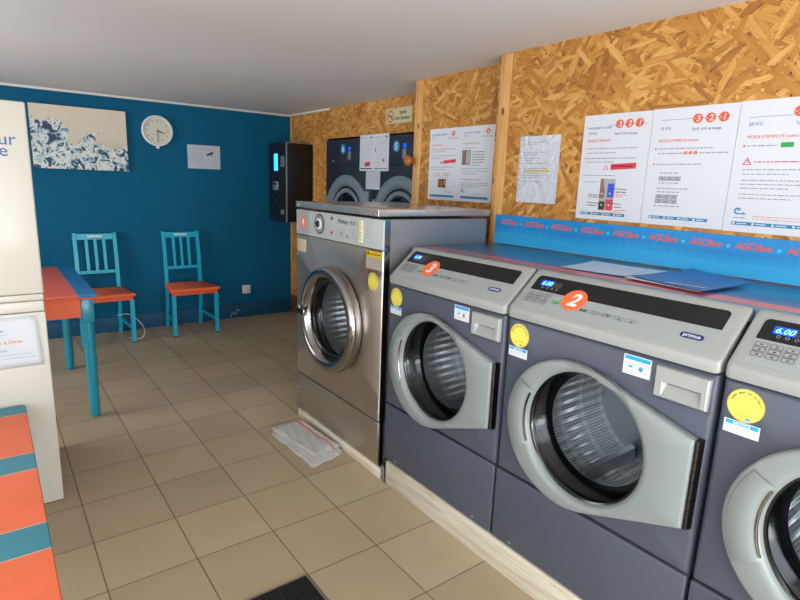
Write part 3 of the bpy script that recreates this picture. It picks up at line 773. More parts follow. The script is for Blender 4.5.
# porthole door
ro = .307
dd = MB().revolve((0, dc[0], dc[1]), (1, 0, 0), [(1.556, ro-.015), (1.548, ro-.006), (1.53, ro), (1.50, ro-.002), (1.486, ro-.010), (1.479, ro-.024), (1.480, ro-.044), (1.492, ro-.062), (1.515, ro-.074), (1.53, ro-.076)], 'chrome', 96)
door = dd.build('door', t)
MB().revolve((0, dc[0], dc[1]), (1, 0, 0), [(1.5585, .292), (1.5575, .27), (1.5575, .245)], 'black', 64).build('door_gasket', door)
MB().revolve((0, dc[0], dc[1]), (1, 0, 0), [(1.522, .234), (1.527, .214), (1.535, .207), (1.542, .207)], 'black', 64).build('glass_seal', door)
MB().revolve((0, dc[0], dc[1]), (1, 0, 0), [(1.532, .206), (1.55, .200), (1.59, .182), (1.605, .15), (1.61, .0005)], 'glass', 64).build('door_glass', door)
h = MB().box(1.462, 1.474, 2.885, 2.995, .757, .792, 'chrome', .004).box(1.474, 1.558, 2.975, 2.997, .752, .797, 'chrome', .005)
h.cyl((1.468, 2.955, .79), (1.468, 2.955, .812), .010, 'chrome').box(1.4595, 1.4615, 2.892, 2.975, .760, .788, 'black', .001)
h.build('latch', door)
for z in (.715, .825):
    MB().box(1.508, 1.53, 2.436, 2.460, z-.010, z+.010, 'chrome', .004).build('bolt', door)
drum_set(t, dc[0], dc[1], 1.563, .236, .36, 'drum', .15)
for y, z in ((3.155, .44), (3.155, .20), (2.235, .36), (3.155, 1.095), (2.232, 1.00)): MB().cyl((1.5605, y, z), (1.555, y, z), .006, 'silver', n=10).build('screw', t)

# ------------------------------------------------------------------ dryers in the far lining
def dryer(y1, digit, label):
    W = .865; y0 = y1-W; X = 2.826
    t = thing('tumble_dryer', label, 'dryer', (3.15, y0+W/2, 0), 'dark tumble dryers set in the strand board wall')
    MB().box(X+.012, 3.45, y0+.003, y1-.003, .0005, 1.95, 'dark_navy', .004).build('body', t)
    MB().box(X, X+.012, y0+.004, y1-.004, 1.702, 1.948, 'dark_navy', .004).build('control_panel', t)
    MB().box(X, X+.012, y0+.004, y1-.004, .06, 1.698, 'dark_navy', .004).build('front_panel', t)
    MB().box(X-.003, X, y1-.475, y1-.435, 1.842, 1.876, 'blue_screen', .001).build('display', t)
    MB().box(X-.006, X, y1-.478, y1-.425, 1.755, 1.835, 'silver', .002).build('card_slot', t)
    MB().cyl((X, y1-.155, 1.746), (X-.01, y1-.155, 1.746), .011, 'silver').build('lock', t)
    st = MB().revolve((X-.0004, y1-.335, 1.857), (-1, 0, 0), [(0, .046), (.001, .046)], 'ink_turqdisc', 40, False, True).build('number_sticker', t)
    Print((X-.0016, y1-.335, 1.857), LEFT, DOWN, .0004).text(digit, 0, .026, .078, 'ink_white', 'CENTER', .03).build('numeral', st)
    cy, cz, R = y1-.425, 1.215, .40
    dr = MB().revolve((X, cy, cz), (-1, 0, 0), [(0, R), (.02, R), (.03, R-.012), (.034, R-.05), (.030, R-.085), (.012, R-.10), (.012, R-.125), (.024, R-.135), (.024, R-.16), (.010, R-.17)], 'dryer_ring', 80).build('door', t)
    MB().revolve((X-.012, cy, cz), (-1, 0, 0), [(-.001, R-.095), (.003, R-.128)], 'black', 64).build('door_gasket', dr)
    MB().revolve((X-.011, cy, cz), (-1, 0, 0), [(0, R-.165), (.006, R-.19), (.010, .001)], 'dark_glass', 64).build('door_glass', dr)
    MB().box(X-.026, X-.001, cy-.405, cy-.28, cz+.05, cz+.26, 'dryer_ring', .008).build('hinge_plate', dr)
    MB().box(X-.045, X-.02, cy+.345, cy+.372, cz-.02, cz+.19, 'silver', .005).build('handle', dr)
M['ink_turqdisc'] = mat('turquoise_vinyl_disc', '#1f92c4', .4)
dryer(5.075, '6', 'dark tumble dryer with blue sticker 6, left of the pair')
dryer(4.205, '5', 'dark tumble dryer with blue sticker 5, right of the pair under the sign')

# ------------------------------------------------------------------ notices on the dryers and the walls
def sheet(name, x, yl, yr_, z1, z0, mt='paper', th=.0012, parent=None):
    return MB().box(x, x+th, yr_, yl, z0, z1, mt).build(name, parent)
def poster(name, label, x, yl, yr_, z1, z0, cat='poster', group=None, mt='paper'):
    t = thing(name, label, cat, (x+.001, (yl+yr_)/2, z0), group)
    sheet('paper_sheet', x, yl, yr_, z1, z0, mt, parent=t)
    return t, Print((x-.0002, yl, z1), LEFT, DOWN, .0004), yl-yr_, z1-z0

def wave_logo(pr, u, v, s, m='ink_teal'):
    pr.ring(u, v, s*.55, s, m, 1, PI*.55, PI*1.9, 24)
    pr.ring(u+.1*s, v-.1*s, s*.12, s*.32, m, 1, PI*.8, PI*2.3, 14)
    pr.poly([(u-.2*s, v+.62*s), (u+2.2*s, v+.72*s), (u+2.6*s, v+1.0*s), (u-.1*s, v+1.0*s)], m)
    pr.poly([(u+1.3*s, v+.75*s), (u+1.7*s, v+.2*s), (u+2.0*s, v+.1*s), (u+1.8*s, v+.75*s)], m)

def footer(pr, u0, u1, v, h=.013):
    pr.rect(u0, v, u1, v+h, 'ink_teal')
    for i in range(4):
        a = u0+(u1-u0)*i/4; pr.disc(a+.008, v+h/2, .0045, 'ink_white', 2, n=14); pr.rect(a+.018, v+h*.38, a+(u1-u0)/4-.014, v+h*.62, 'ink_white', 2)
def head_discs(pr, u, v, r, nums, step):
    for i, c_ in enumerate(nums):
        pr.disc(u+i*step, v, r, 'ink_orange', 1); pr.text(c_, u+i*step+.002, v+r*.58, r*1.7, 'ink_white', 'CENTER', .02, .15)
        pr.rect(u+i*step-r*.8, v-.001, u+i*step-r*.4, v+.001, 'ink_white', 2)

# first instruction sheet
X = XC+.0022
t, pr, w, h = poster('instruction_poster', 'instruction sheet with a brown, blue, red and green photo, by the plastic sleeve', X, 1.676, 1.336, 1.897, 1.417, group='instruction sheets above the wave strip'); pr.sv = .965
pr.text('MACHINE À LAVER', .026, .067, .0145, 'ink_blue'); pr.text('10 KG', .026, .092, .0185, 'ink_blue')
pr.rect(.135, .052, .32, .0535, 'ink_blue'); head_discs(pr, .187, .048, .0195, '321', .048)
pr.text('Tarif : 6 € le lavage', .165, .097, .0145, 'ink')
pr.text("MODE D'EMPLOI", .026, .127, .0165, 'ink_orange', shear=.2)
pr.disc(.022, .156, .003, 'ink_orange').lines(.030, .285, .160, 2, .021, h=.004).disc(.022, .204, .003, 'ink_orange').lines(.030, .285, .206, 2, .018, h=.004)
pr.poly([(.125, .257), (.155, .257), (.140, .232)], 'ink_red').poly([(.130, .254), (.150, .254), (.140, .238)], 'paper', 2)
pr.poly([(.165, .232), (.290, .225), (.290, .252), (.165, .259)], 'ink_red').lines(.172, .280, .243, 1, .02, 'ink_white', .004, 1.)
pr.disc(.022, .285, .003, 'ink_orange').lines(.030, .19, .287, 1, .02, h=.004, last=1.).lines(.030, .115, .318, 1, .02, h=.003, last=1.)
pr.rect(.122, .300, .198, .452, 'grey_print2').poly([(.122, .300), (.138, .300), (.142, .340), (.148, .352), (.146, .394), (.122, .394)], 'brown_print', 2)
pr.rect(.162, .323, .196, .388, 'sky_blue', 2).rect(.160, .397, .196, .448, 'ink_red', 2).rect(.122, .408, .155, .448, 'olive_print', 2)
for u, v in ((.134, .372), (.176, .370), (.138, .425), (.176, .425)): pr.rect(u-.003, v-.004, u+.003, v+.004, 'ink_white', 3)
for a, b_ in (((.182, .346), (.258, .348)), ((.178, .415), (.236, .418)), ((.062, .378), (.135, .380)), ((.058, .415), (.140, .420))): pr.line(a, b_, .003, 'ink', 3)
pr.lines(.205, .255, .363, 1, .01, 'ink', .004, 1.).lines(.205, .265, .375, 2, .009, 'ink_orange', .003).lines(.205, .24, .434, 1, .01, 'ink', .004, 1.).lines(.205, .265, .447, 2, .009, 'ink_orange', .003)
pr.lines(.062, .12, .391, 1, .01, 'ink', .004, 1.).lines(.058, .11, .431, 1, .01, 'ink', .004, 1.).lines(.10, .21, .463, 1, .01, 'ink_orange', .003, 1.)
footer(pr, .024, .262, .465-.002); pr.build('printed_text', t)
# second instruction sheet
t, pr, w, h = poster('instruction_poster', 'instruction sheet with grey button pictures, middle one of the three', X, 1.334, .989, 1.899, 1.417, group='instruction sheets above the wave strip'); pr.sv = .965
pr.text('10 KG', .036, .090, .0185, 'ink_blue'); pr.rect(.036, .048, .32, .0495, 'ink_blue'); head_discs(pr, .190, .050, .0195, '321', .050)
pr.text('Tarif : 6 € le lavage', .170, .097, .0150, 'ink')
pr.text("MODE D'EMPLOI (suite)", .036, .142, .0165, 'ink_orange', shear=.2)
pr.disc(.030, .170, .004, 'ink_orange').lines(.042, .27, .172, 1, .02, 'ink_grey', .004, 1.).lines(.042, .15, .192, 1, .02, h=.004, last=1.).lines(.215, .325, .192, 1, .02, h=.004, last=1.)
for i in range(3): pr.disc(.160+i*.020, .189, .0075, 'ink_orange').text('321'[i], .160+i*.020, .1935, .013, 'ink_white', 'CENTER')
pr.disc(.030, .236, .004, 'ink_orange').lines(.042, .23, .238, 1, .02, 'ink_grey', .004, 1.).lines(.062, .14, .275, 1, .02, h=.004, last=1.)
def keys(u, v, nx, ny, w_, h_):
    for i in range(nx):
        for j in range(ny):
            pr.rect(u+i*w_, v+j*h_, u+(i+1)*w_-.002, v+(j+1)*h_-.002, 'ink_grey').rect(u+i*w_+.004, v+j*h_+.004, u+(i+1)*w_-.006, v+(j+1)*h_-.006, 'grey_print2', 2).rect(u+i*w_+w_*.4, v+j*h_+h_*.4, u+i*w_+w_*.6, v+j*h_+h_*.6, 'ink', 3)
keys(.060, .288, 3, 1, .032, .020); pr.lines(.062, .15, .318, 1, .01, h=.004, last=1.).lines(.058, .19, .342, 1, .01, h=.004, last=1.).lines(.058, .155, .357, 1, .01, h=.004, last=1.)
keys(.056, .366, 3, 2, .032, .020); pr.lines(.050, .165, .418, 1, .01, h=.004, last=1.)
footer(pr, .036, .285, .460); pr.build('printed_text', t)
# third instruction sheet
t, pr, w, h = poster('instruction_poster', 'instruction sheet with a red warning triangle and green button, cut off at right', X, .987, .60, 1.901, 1.415, group='instruction sheets above the wave strip'); pr.sv = .965
pr.text('20 KG', .036, .094, .0185, 'ink_blue'); pr.rect(.036, .062, .32, .0635, 'ink_blue'); head_discs(pr, .198, .050, .0195, '321', .050)
pr.text('Tarif : 6 € le lavage', .190, .097, .0150, 'ink')
pr.text("MODE D'EMPLOI (suite)", .036, .142, .0165, 'ink_orange', shear=.2)
pr.disc(.032, .170, .004, 'ink_orange').lines(.042, .145, .172, 1, .02, 'ink_grey', .004, 1.).rect(.154, .160, .195, .178, 'ink_green')
pr.poly([(.035, .242), (.067, .242), (.051, .213)], 'ink_red').poly([(.041, .239), (.061, .239), (.051, .220)], 'paper', 2).rect(.050, .224, .0525, .234, 'ink', 3)
pr.lines(.074, .27, .233, 1, .02, 'ink_red', .004, 1.).lines(.040, .30, .262, 2, .017, 'ink_grey', .0035).lines(.040, .31, .303, 3, .015, 'ink_grey', .0035).lines(.040, .33, .357, 2, .015, 'ink_grey', .0035)
wave_logo(pr, .045, .421, .013); pr.lines(.034, .075, .449, 1, .01, 'ink_teal', .003, 1.)
pr.lines(.10, .30, .440, 2, .010, 'ink_orange', .002, 1.); footer(pr, .030, .30, .463); pr.build('printed_text', t)

# transparent sleeve
def plastic():
    m = mat('clear_plastic_sleeve', '#c8ccd5', .12, coat=1.); N, L, b = nodes(m)
    tc = N.new('ShaderNodeTexCoord'); n = N.new('ShaderNodeTexNoise'); n.inputs['Scale'].default_value = 14; n.inputs['Detail'].default_value = 2; n.inputs['Distortion'].default_value = 1.5
    L.new(tc.outputs['Object'], n.inputs['Vector']); bp = N.new('ShaderNodeBump'); bp.inputs['Strength'].default_value = .8; bp.inputs['Distance'].default_value = .012
    L.new(n.outputs['Fac'], bp.inputs['Height']); L.new(bp.outputs[0], b.inputs['Coat Normal']); L.new(bp.outputs[0], b.inputs['Normal'])
    b.inputs['Coat Roughness'].default_value = .05; return m
M['sleeve'] = plastic()
t = thing('plastic_sleeve', 'clear punched plastic sleeve with a highlighted letter, on the board', 'document', (XC, 1.94, 1.476))
MB().box(X, X+.0015, 1.806, 2.068, 1.476, 1.819, 'sleeve').build('sleeve', t)
pr = Print((X-.0002, 2.068, 1.819), LEFT, DOWN, .0004)
for i in range(11): pr.rect(.004, .018+i*.029, .011, .024+i*.029, mat('orange_wood_seen_through_hole', '#b9803f', .6) if i == 0 else bpy.data.materials['orange_wood_seen_through_hole'])
pr.lines(.055, .19, .035, 1, .02, 'ink_grey', .003, 1.).lines(.045, .10, .045, 1, .02, 'ink_grey', .003, 1.).lines(.03, .20, .085, 2, .011, 'ink_grey', .003).lines(.035, .14, .115, 2, .012, 'ink_grey', .003).lines(.03, .17, .142, 1, .01, 'ink_grey', .003, 1.)
pr.rect(.165, .162, .195, .170, 'ink_yellow').rect(.035, .174, .205, .183, 'ink_yellow').lines(.035, .165, .168, 1, .01, 'ink_grey', .003, 1.).lines(.035, .20, .192, 3, .011, 'ink_grey', .003).lines(.035, .16, .233, 1, .01, 'ink_grey', .003, 1.)
pr.build('printed_text', t)

# two-page poster behind the near post
X = XB-.0018
t, pr, w, h = poster('instruction_poster', 'two-page instruction poster on the board between the two pine posts', X, 3.030, 2.300, 1.920, 1.452)
for k, u0 in enumerate((0, .315)):
    pr.text('MACHINE À LAVER', u0+.025, .045, .017, 'ink_blue'); pr.text('16 KG', u0+.025, .062, .014, 'ink_blue')
    pr.rect(u0+.15, .036, u0+.28, .0372, 'ink_grey'); pr.disc(u0+.238, .036, .0165, 'ink_orange').text('4', u0+.238, .046, .028, 'ink_white', 'CENTER', .02)
    pr.text('Tarif : 8 € le lavage', u0+.185, .070, .0125, 'ink')
pr.text("MODE D'EMPLOI", .022, .112, .015, 'ink_orange'); pr.lines(.022, .27, .135, 2, .016, h=.004).lines(.022, .26, .178, 2, .016, h=.004)
pr.poly([(.120, .228), (.142, .228), (.131, .206)], 'ink_red').poly([(.150, .208), (.275, .199), (.275, .220), (.150, .229)], 'ink_red').lines(.022, .26, .253, 2, .015, h=.004)
pr.rect(.105, .330, .185, .385, 'olive_print').rect(.112, .336, .125, .38, 'brown_print', 2).rect(.135, .34, .150, .38, 'ink_orange', 2).rect(.165, .34, .178, .37, 'ink_yellow', 2)
pr.line((.125, .335), (.125, .30), .002, 'ink', 3).line((.145, .335), (.155, .29), .002, 'ink', 3).line((.175, .38), (.178, .412), .002, 'ink', 3).line((.178, .412), (.25, .412), .002, 'ink', 3)
pr.lines(.05, .12, .296, 3, .011, 'ink_orange', .003).lines(.165, .22, .296, 3, .011, 'ink', .003).rect(.025, .434, .268, .449, 'ink_teal')
u0 = .315; pr.text("MODE D'EMPLOI (suite)", u0+.022, .110, .014, 'ink_orange').lines(u0+.022, u0+.15, .135, 1, .01, h=.004, last=1.)
pr.rect(u0+.018, .146, u0+.095, .236, 'ink').rect(u0+.022, .150, u0+.05, .232, 'brown_print', 2).rect(u0+.055, .150, u0+.091, .232, 'grey_print2', 2).lines(u0+.11, u0+.22, .160, 6, .016, 'ink', .004)
pr.lines(u0+.02, u0+.26, .262, 3, .016, h=.004).lines(u0+.02, u0+.20, .330, 1, .01, 'ink_red', .004, 1.).lines(u0+.02, u0+.26, .352, 3, .012, h=.004)
wave_logo(pr, u0+.035, .398, .012); pr.lines(u0+.10, u0+.23, .42, 1, .01, 'ink_orange', .003, 1.).rect(u0+.022, .434, u0+.270, .449, 'ink_teal')
pr.line((.318, 0), (.318, .468), .0015, 'paper_line'); pr.build('printed_text', t)

# sheets on the dryers
X = 2.8242
t, pr, w, h = poster('notice_sheet', 'large two-page printed notice stuck across the two dark dryers', X, 4.436, 3.975, 1.970, 1.652, 'notice', mt='paper')
for u0 in (0, .235):
    pr.lines(.02+u0, .12+u0, .030, 1, .01, 'ink', .004, 1.).disc(.180+u0, .026, .010, 'ink').disc(.205+u0, .026, .008, 'ink_grey').lines(.02+u0, .205+u0, .055, 14, .0165, 'ink_grey', .0025)
pr.rect(.015, .292, .205, .302, 'ink').rect(.235, .292, .445, .304, 'ink_grey').poly([(.085, .245), (.170, .236), (.175, .272), (.088, .280)], 'ink_red').rect(.25, .115, .26, .15, 'ink').line((.228, 0), (.228, .315), .0015, 'paper_line')
pr.build('printed_text', t)
t, pr, w, h = poster('notice_sheet', 'small plain notice hanging below the two-page sheet on the dryers', X, 4.326, 4.097, 1.649, 1.490, 'notice', mt='paper_dull')
pr.lines(.03, .19, .022, 8, .015, 'ink_grey', .002); pr.build('printed_text', t)
# no smoking sign
t = thing('sign', 'pale gold no-smoking sign on the board above the dryers', 'sign', (XA, 3.86, 2.04))
MB().box(XA-.008, XA-.0005, 3.678, 4.042, 2.042, 2.170, 'sign_gold', .002).build('plate', t)
pr = Print((XA-.0082, 4.042, 2.170), LEFT, DOWN, .0004)
pr.rect(.004, .004, .36, .007, 'ink_grey').rect(.004, .121, .36, .124, 'ink_grey')
pr.ring(.070, .068, .038, .048, 'ink_red').line((.038, .038), (.102, .100), .010, 'ink_red', 2).rect(.045, .062, .095, .072, 'ink', 1.5)
pr.text('zone', .245, .055, .048, 'ink', 'CENTER', .015); pr.text('non fumeur', .240, .100, .046, 'ink', 'CENTER', .015)
pr.build('printed_text', t)
# peg
pg = MB().cyl((2.4962, 3.200, 1.712), (2.482, 3.200, 1.712), .020, 'peg', n=24).cyl((2.483, 3.2, 1.712), (2.462, 3.2, 1.712), .013, 'peg', n=20)
pg.revolve((2.462, 3.200, 1.712), (-1, 0, 0), [(0, .014), (.006, .031), (.016, .038), (.028, .037), (.038, .028), (.044, .0005)], 'peg', 32)
tag(pg.build('coat_peg'), 'round varnished wooden peg on the pine post beside the dryers', 'peg')

# ------------------------------------------------------------------ payment terminal
tag(MB().box(2.812, 2.8367, 5.29, 5.318, .22, 2.0, 'pine', .003).build('wooden_batten'), 'upright pine batten on the board, right of the black payment terminal', 'batten')
tag(MB().box(2.823, 2.8367, 5.322, 5.86, 1.0, 1.998, 'osb', .002).build('backing_board'), 'strand board panel behind the black payment terminal', 'board')
t = thing('payment_terminal', 'tall black wall-mounted payment terminal with a lit cyan screen, in the corner', 'payment terminal', (2.68, 5.6, 1.11))
TX = 2.512
MB().box(TX+.012, 2.8228, 5.35, 5.767, 1.112, 1.915, 'black_matt', .006).build('housing', t)
MB().box(TX, TX+.012, 5.348, 5.772, 1.106, 1.922, mat('dark_slate_front_plate', '#161a22', .35), .003).build('front_plate', t)
MB().box(TX-.003, TX+.011, 5.344, 5.350, 1.11, 1.92, 'silver').build('edge_strip', t)
MB().box(TX-.004, TX, 5.545, 5.638, 1.636, 1.812, 'cyan_screen', .002).build('screen', t)
cs = MB().box(TX-.010, TX, 5.387, 5.462, 1.675, 1.785, 'silver', .003).build('coin_slot', t); MB().box(TX-.012, TX-.010, 5.417, 5.424, 1.70, 1.765, 'black').build('slit', cs)
cs = MB().box(TX-.020, TX, 5.53, 5.64, 1.435, 1.525, 'silver', .006).build('card_reader', t); MB().box(TX-.022, TX-.020, 5.55, 5.62, 1.49, 1.508, 'black').build('slit', cs)
MB().box(TX-.008, TX, 5.535, 5.61, 1.31, 1.372, 'black', .003).build('button', t); MB().cyl((TX-.008, 5.57, 1.33), (TX-.012, 5.57, 1.33), .008, 'silver').build('lock', t)
MB().box(TX-.008, TX, 5.407, 5.472, 1.187, 1.235, 'silver', .003).build('coin_return', t)
MB().box(TX+.03, TX+.06, 5.38, 5.42, 1.915, 1.925, 'silver', .003).build('top_latch', t)

# ------------------------------------------------------------------ things on the blue wall
YW = YB-.0005
def sea_picture():
    m = mat('abstract_seascape_print', '#c8bfae', .55); N, L, b = nodes(m)
    tc = N.new('ShaderNodeTexCoord'); sx = N.new('ShaderNodeSeparateXYZ'); L.new(tc.outputs['Object'], sx.inputs[0])
    n = N.new('ShaderNodeTexNoise'); n.inputs['Scale'].default_value = 4.2; n.inputs['Detail'].default_value = 3; n.inputs['Distortion'].default_value = .7; L.new(tc.outputs['Object'], n.inputs['Vector'])
    n2 = N.new('ShaderNodeTexNoise'); n2.inputs['Scale'].default_value = 15; n2.inputs['Detail'].default_value = 6; n2.inputs['Distortion'].default_value = 1.2; L.new(tc.outputs['Object'], n2.inputs['Vector'])
    water = ramp(N, [(.0, '#242d4c'), (.42, '#2d3a5c'), (.44, '#86aab6'), (.49, '#9fc0c6'), (.51, '#d6d3ca'), (.60, '#d9d5cb'), (.62, '#83a6b4'), (.70, '#3a4768')], 'LINEAR'); L.new(n2.outputs['Fac'], water.inputs[0])
    edge = math_node(N, L, 'ADD', math_node(N, L, 'MULTIPLY', math_node(N, L, 'SUBTRACT', n.outputs['Fac'], .5), .75), .31)
    slope = math_node(N, L, 'MULTIPLY_ADD', sx.outputs[0], -.28, edge)
    f = math_node(N, L, 'GREATER_THAN', sx.outputs[2], slope)
    sky = ramp(N, [(.2, '#a8a08e'), (.5, '#cdc2ae'), (.9, '#d3c6b2')]); L.new(math_node(N, L, 'MULTIPLY', sx.outputs[2], 1.8), sky.inputs[0])
    mx = N.new('ShaderNodeMix'); mx.data_type = 'RGBA'; L.new(f, mx.inputs['Factor']); L.new(water.outputs[0], mx.inputs['A']); L.new(sky.outputs[0], mx.inputs['B'])
    L.new(mx.outputs['Result'], b.inputs['Base Color']); return m
t = thing('picture', 'wide canvas print of a pale blue sea under a beige sky on the blue wall', 'picture', (.755, YW, 1.568))
MB().box(.37, 1.137, 5.897, 5.9275, 1.568, 2.118, mat('dark_canvas_edge', '#2a2a30', .6)).build('canvas', t)
MB().box(.3715, 1.1355, 5.8955, 5.897, 1.5695, 2.1165, sea_picture()).build('print', t)
t = thing('wall_clock', 'round white wall clock on the blue wall beside the picture', 'clock', (1.415, YW, 1.82))
cc = (1.415, 5.928, 1.967)
MB().revolve(cc, (0, -1, 0), [(0, .120), (.005, .138), (.022, .1465), (.034, .142), (.036, .130), (.024, .125)], 'clock_white', 64).build('case', t)
fc = MB().revolve((1.415, 5.904, 1.967), (0, -1, 0), [(-.001, .127), (.0, .127)], 'clock_face', 64, False, True).build('dial', t)
pr = Print((1.415, 5.9035, 1.967), RX, DOWN, .0004)
for i in range(12):
    a = (i+1)*PI/6; pr.text(str(i+1), .098*math.sin(a), -.098*math.cos(a)+.008, .027, 'ink', 'CENTER')
for i in range(60):
    a = i*PI/30; pr.line((.117*math.sin(a), .117*math.cos(a)), (.122*math.sin(a), .122*math.cos(a)), .0012, 'ink')
pr.build('numerals', fc)
MB().bar((1.412, 5.900, 1.968), (1.478, 5.900, 1.944), .010, .002, 'ink', .006, .002).build('hour_hand', t)
MB().bar((1.415, 5.897, 1.977), (1.416, 5.897, 1.862), .007, .002, 'ink', .004, .002).cyl((1.415, 5.904, 1.967), (1.415, 5.893, 1.967), .006, 'ink').build('minute_hand', t)
MB().box(1.401, 1.430, 5.905, 5.927, 1.800, 1.826, 'clock_white', .003).build('hook', t)
t = thing('notice_sheet', 'white sheet with a surveillance camera picture on the blue wall', 'notice', (1.865, YW, 1.63))
MB().box(1.699, 2.032, 5.9275, 5.9290, 1.626, 1.862, 'paper_dull').build('paper_sheet', t)
pr = Print((1.699, 5.9273, 1.862), RX, DOWN, .0004)
for a, b_ in (((.05, .035), (.285, .035)), ((.285, .035), (.285, .195)), ((.285, .195), (.05, .195)), ((.05, .195), (.05, .035))): pr.line(a, b_, .0015, 'ink_grey')
pr.lines(.08, .24, .050, 1, .01, 'ink_grey', .004, 1.).lines(.06, .16, .075, 8, .014, 'ink_grey', .0025)
pr.poly([(.198, .085), (.258, .058), (.266, .078), (.206, .104)], 'ink').poly([(.235, .088), (.243, .086), (.247, .108), (.239, .109)], 'ink').rect(.240, .108, .275, .111, 'ink').disc(.205, .095, .011, 'ink')
pr.build('printed_text', t)
t = thing('power_socket', 'small white power socket low on the blue wall', 'socket', (2.286, YW, .26))
MB().box(2.238, 2.332, 5.918, 5.9290, .268, .362, 'clock_white', .004).build('cover_plate', t)
MB().revolve((2.285, 5.9175, .315), (0, -1, 0), [(0, .030), (.0008, .026), (-.004, .024)], 'clock_face', 32, False, True).cyl((2.285, 5.92, .325), (2.285, 5.910, .325), .005, 'silver').build('outlet', t)
# little white cable stubs
def cable(name, pts, label, r=.0035, n=6):
    P_ = [Vector(p) for p in pts]; out = []
    for i in range(len(P_)-1):
        p0, p1, p2, p3 = P_[max(i-1, 0)], P_[i], P_[i+1], P_[min(i+2, len(P_)-1)]
        for k in range(n):
            t_ = k/n; out.append(.5*((2*p1)+(p2-p0)*t_+(2*p0-5*p1+4*p2-p3)*t_*t_+(3*p1-p0-3*p2+p3)*t_**3))
    out.append(P_[-1]); return tag(MB().tube(out, r, 'cable').build(name), label, 'cable')
cable('cable', [(.930, 5.80, .19), (.945, 5.75, .205), (1.02, 5.68, .215), (1.09, 5.60, .15), (1.12, 5.56, .07), (1.09, 5.53, .012), (1.03, 5.55, .006), (.99, 5.60, .005)], 'thin white cable looping beside the chair nearest the table')
cable('cable', [(2.09, 5.905, .02), (2.11, 5.900, .06), (2.14, 5.905, .045), (2.17, 5.900, .095), (2.20, 5.906, .07)], 'short end of thin cable at the blue baseboard near the socket', .003)

# ------------------------------------------------------------------ chairs
def chair(xc, label):
    t = thing('wooden_chair', label, 'chair', (xc, 5.62, 0), 'teal and orange chairs against the blue wall')
    zf = .425
    st_ = [[(xc-w, 5.412, z), (xc+w, 5.412, z), (xc+w*.80, 5.815, z), (xc-w*.80, 5.815, z)] for z, w in ((.450, .233), (.452, .236), (.469, .236), (.472, .232))]
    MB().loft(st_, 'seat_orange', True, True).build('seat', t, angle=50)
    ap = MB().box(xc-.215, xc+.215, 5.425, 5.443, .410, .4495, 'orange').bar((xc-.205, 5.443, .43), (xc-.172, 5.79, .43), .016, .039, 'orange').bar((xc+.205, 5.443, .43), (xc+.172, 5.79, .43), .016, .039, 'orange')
    ap.build('apron', t)
    for s in (-1, 1):
        x = xc+s*.205
        l = MB().bar((x, 5.437, .010), (x, 5.437, .4095), .032, .034, 'teal', .036, .038).build('leg', t)
        MB().box(x-.014, x+.014, 5.422, 5.452, 0, .010, 'black').build('foot_cap', l)
        xb_, xt = xc+s*.168, xc+s*.166
        b_ = MB(); pts = [(5.878, 0, .028), (5.842, .25, .034), (5.830, .46, .038), (5.848, .75, .034), (5.888, .990, .030)]
        b_.loft([[(xb_-.016, y-w/2, z), (xb_+.016, y-w/2, z), (xb_+.016, y+w/2, z), (xb_-.016, y+w/2, z)] for y, z, w in pts], 'teal', True, True)
        b_.build('back_leg', t)
        MB().bar((x-s*.002, 5.455, .135), (xb_, 5.842, .155), .016, .028, 'teal').build('stretcher', t)
    def yb(z): return 5.830+(z-.46)*.06 if z < .75 else 5.848+(z-.75)*.167
    tr = MB().bar((xc-.151, yb(.955), .955), (xc+.151, yb(.955), .955), .054, .018, 'teal').build('top_rail', t)
    MB().box(xc-.064, xc+.064, yb(.955)-.0115, yb(.955)-.0092, .950, .966, 'paper').build('paper_label', tr)
    MB().bar((xc-.151, yb(.625), .625), (xc+.151, yb(.625), .625), .030, .018, 'teal').build('lower_rail', t)
    for k in (-1, 0, 1):
        MB().bar((xc+k*.074, yb(.64), .64), (xc+k*.074, yb(.93), .93), .026, .012, 'teal').build('slat', t)
    return t
chair(.797, 'teal slat-back chair with orange seat, partly behind the table')
chair(1.577, 'teal slat-back chair with orange seat, standing free by the socket')

# ------------------------------------------------------------------ table
M['table_top'] = striped('orange_table_top_with_blue_stripe', 0, [(-9, '#e8614a'), (.195, '#0d7cc4')], .42, .1)
t = thing('table', 'orange table with a blue edge stripe and teal legs, behind the white cabinet', 'table', (.205, 4.43, 0))
MB().box(-.30, .505, 3.790, 5.03, .794, .812, 'table_top', .002).build('tabletop', t)
MB().box(-.298, .503, 3.7915, 5.0285, .780, .7935, 'orange', .002).build('edge_band', t)
ap = MB().box(-.20, .411, 3.806, 3.826, .668, .7795, 'orange').box(-.20, .38, 4.91, 4.93, .668, .7795, 'orange').box(.432, .449, 3.860, 4.865, .668, .7795, 'orange').box(-.262, -.245, 3.860, 4.865, .668, .7795, 'orange')
ap.build('apron', t)
for x in (-.235, .447):
    for y in (3.826, 4.900):
        if y > 4 and x > 0: x = .424
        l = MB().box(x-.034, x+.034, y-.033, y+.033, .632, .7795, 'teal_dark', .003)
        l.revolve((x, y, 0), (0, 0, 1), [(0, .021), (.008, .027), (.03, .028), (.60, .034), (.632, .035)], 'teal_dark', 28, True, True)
        l.build('leg', t)

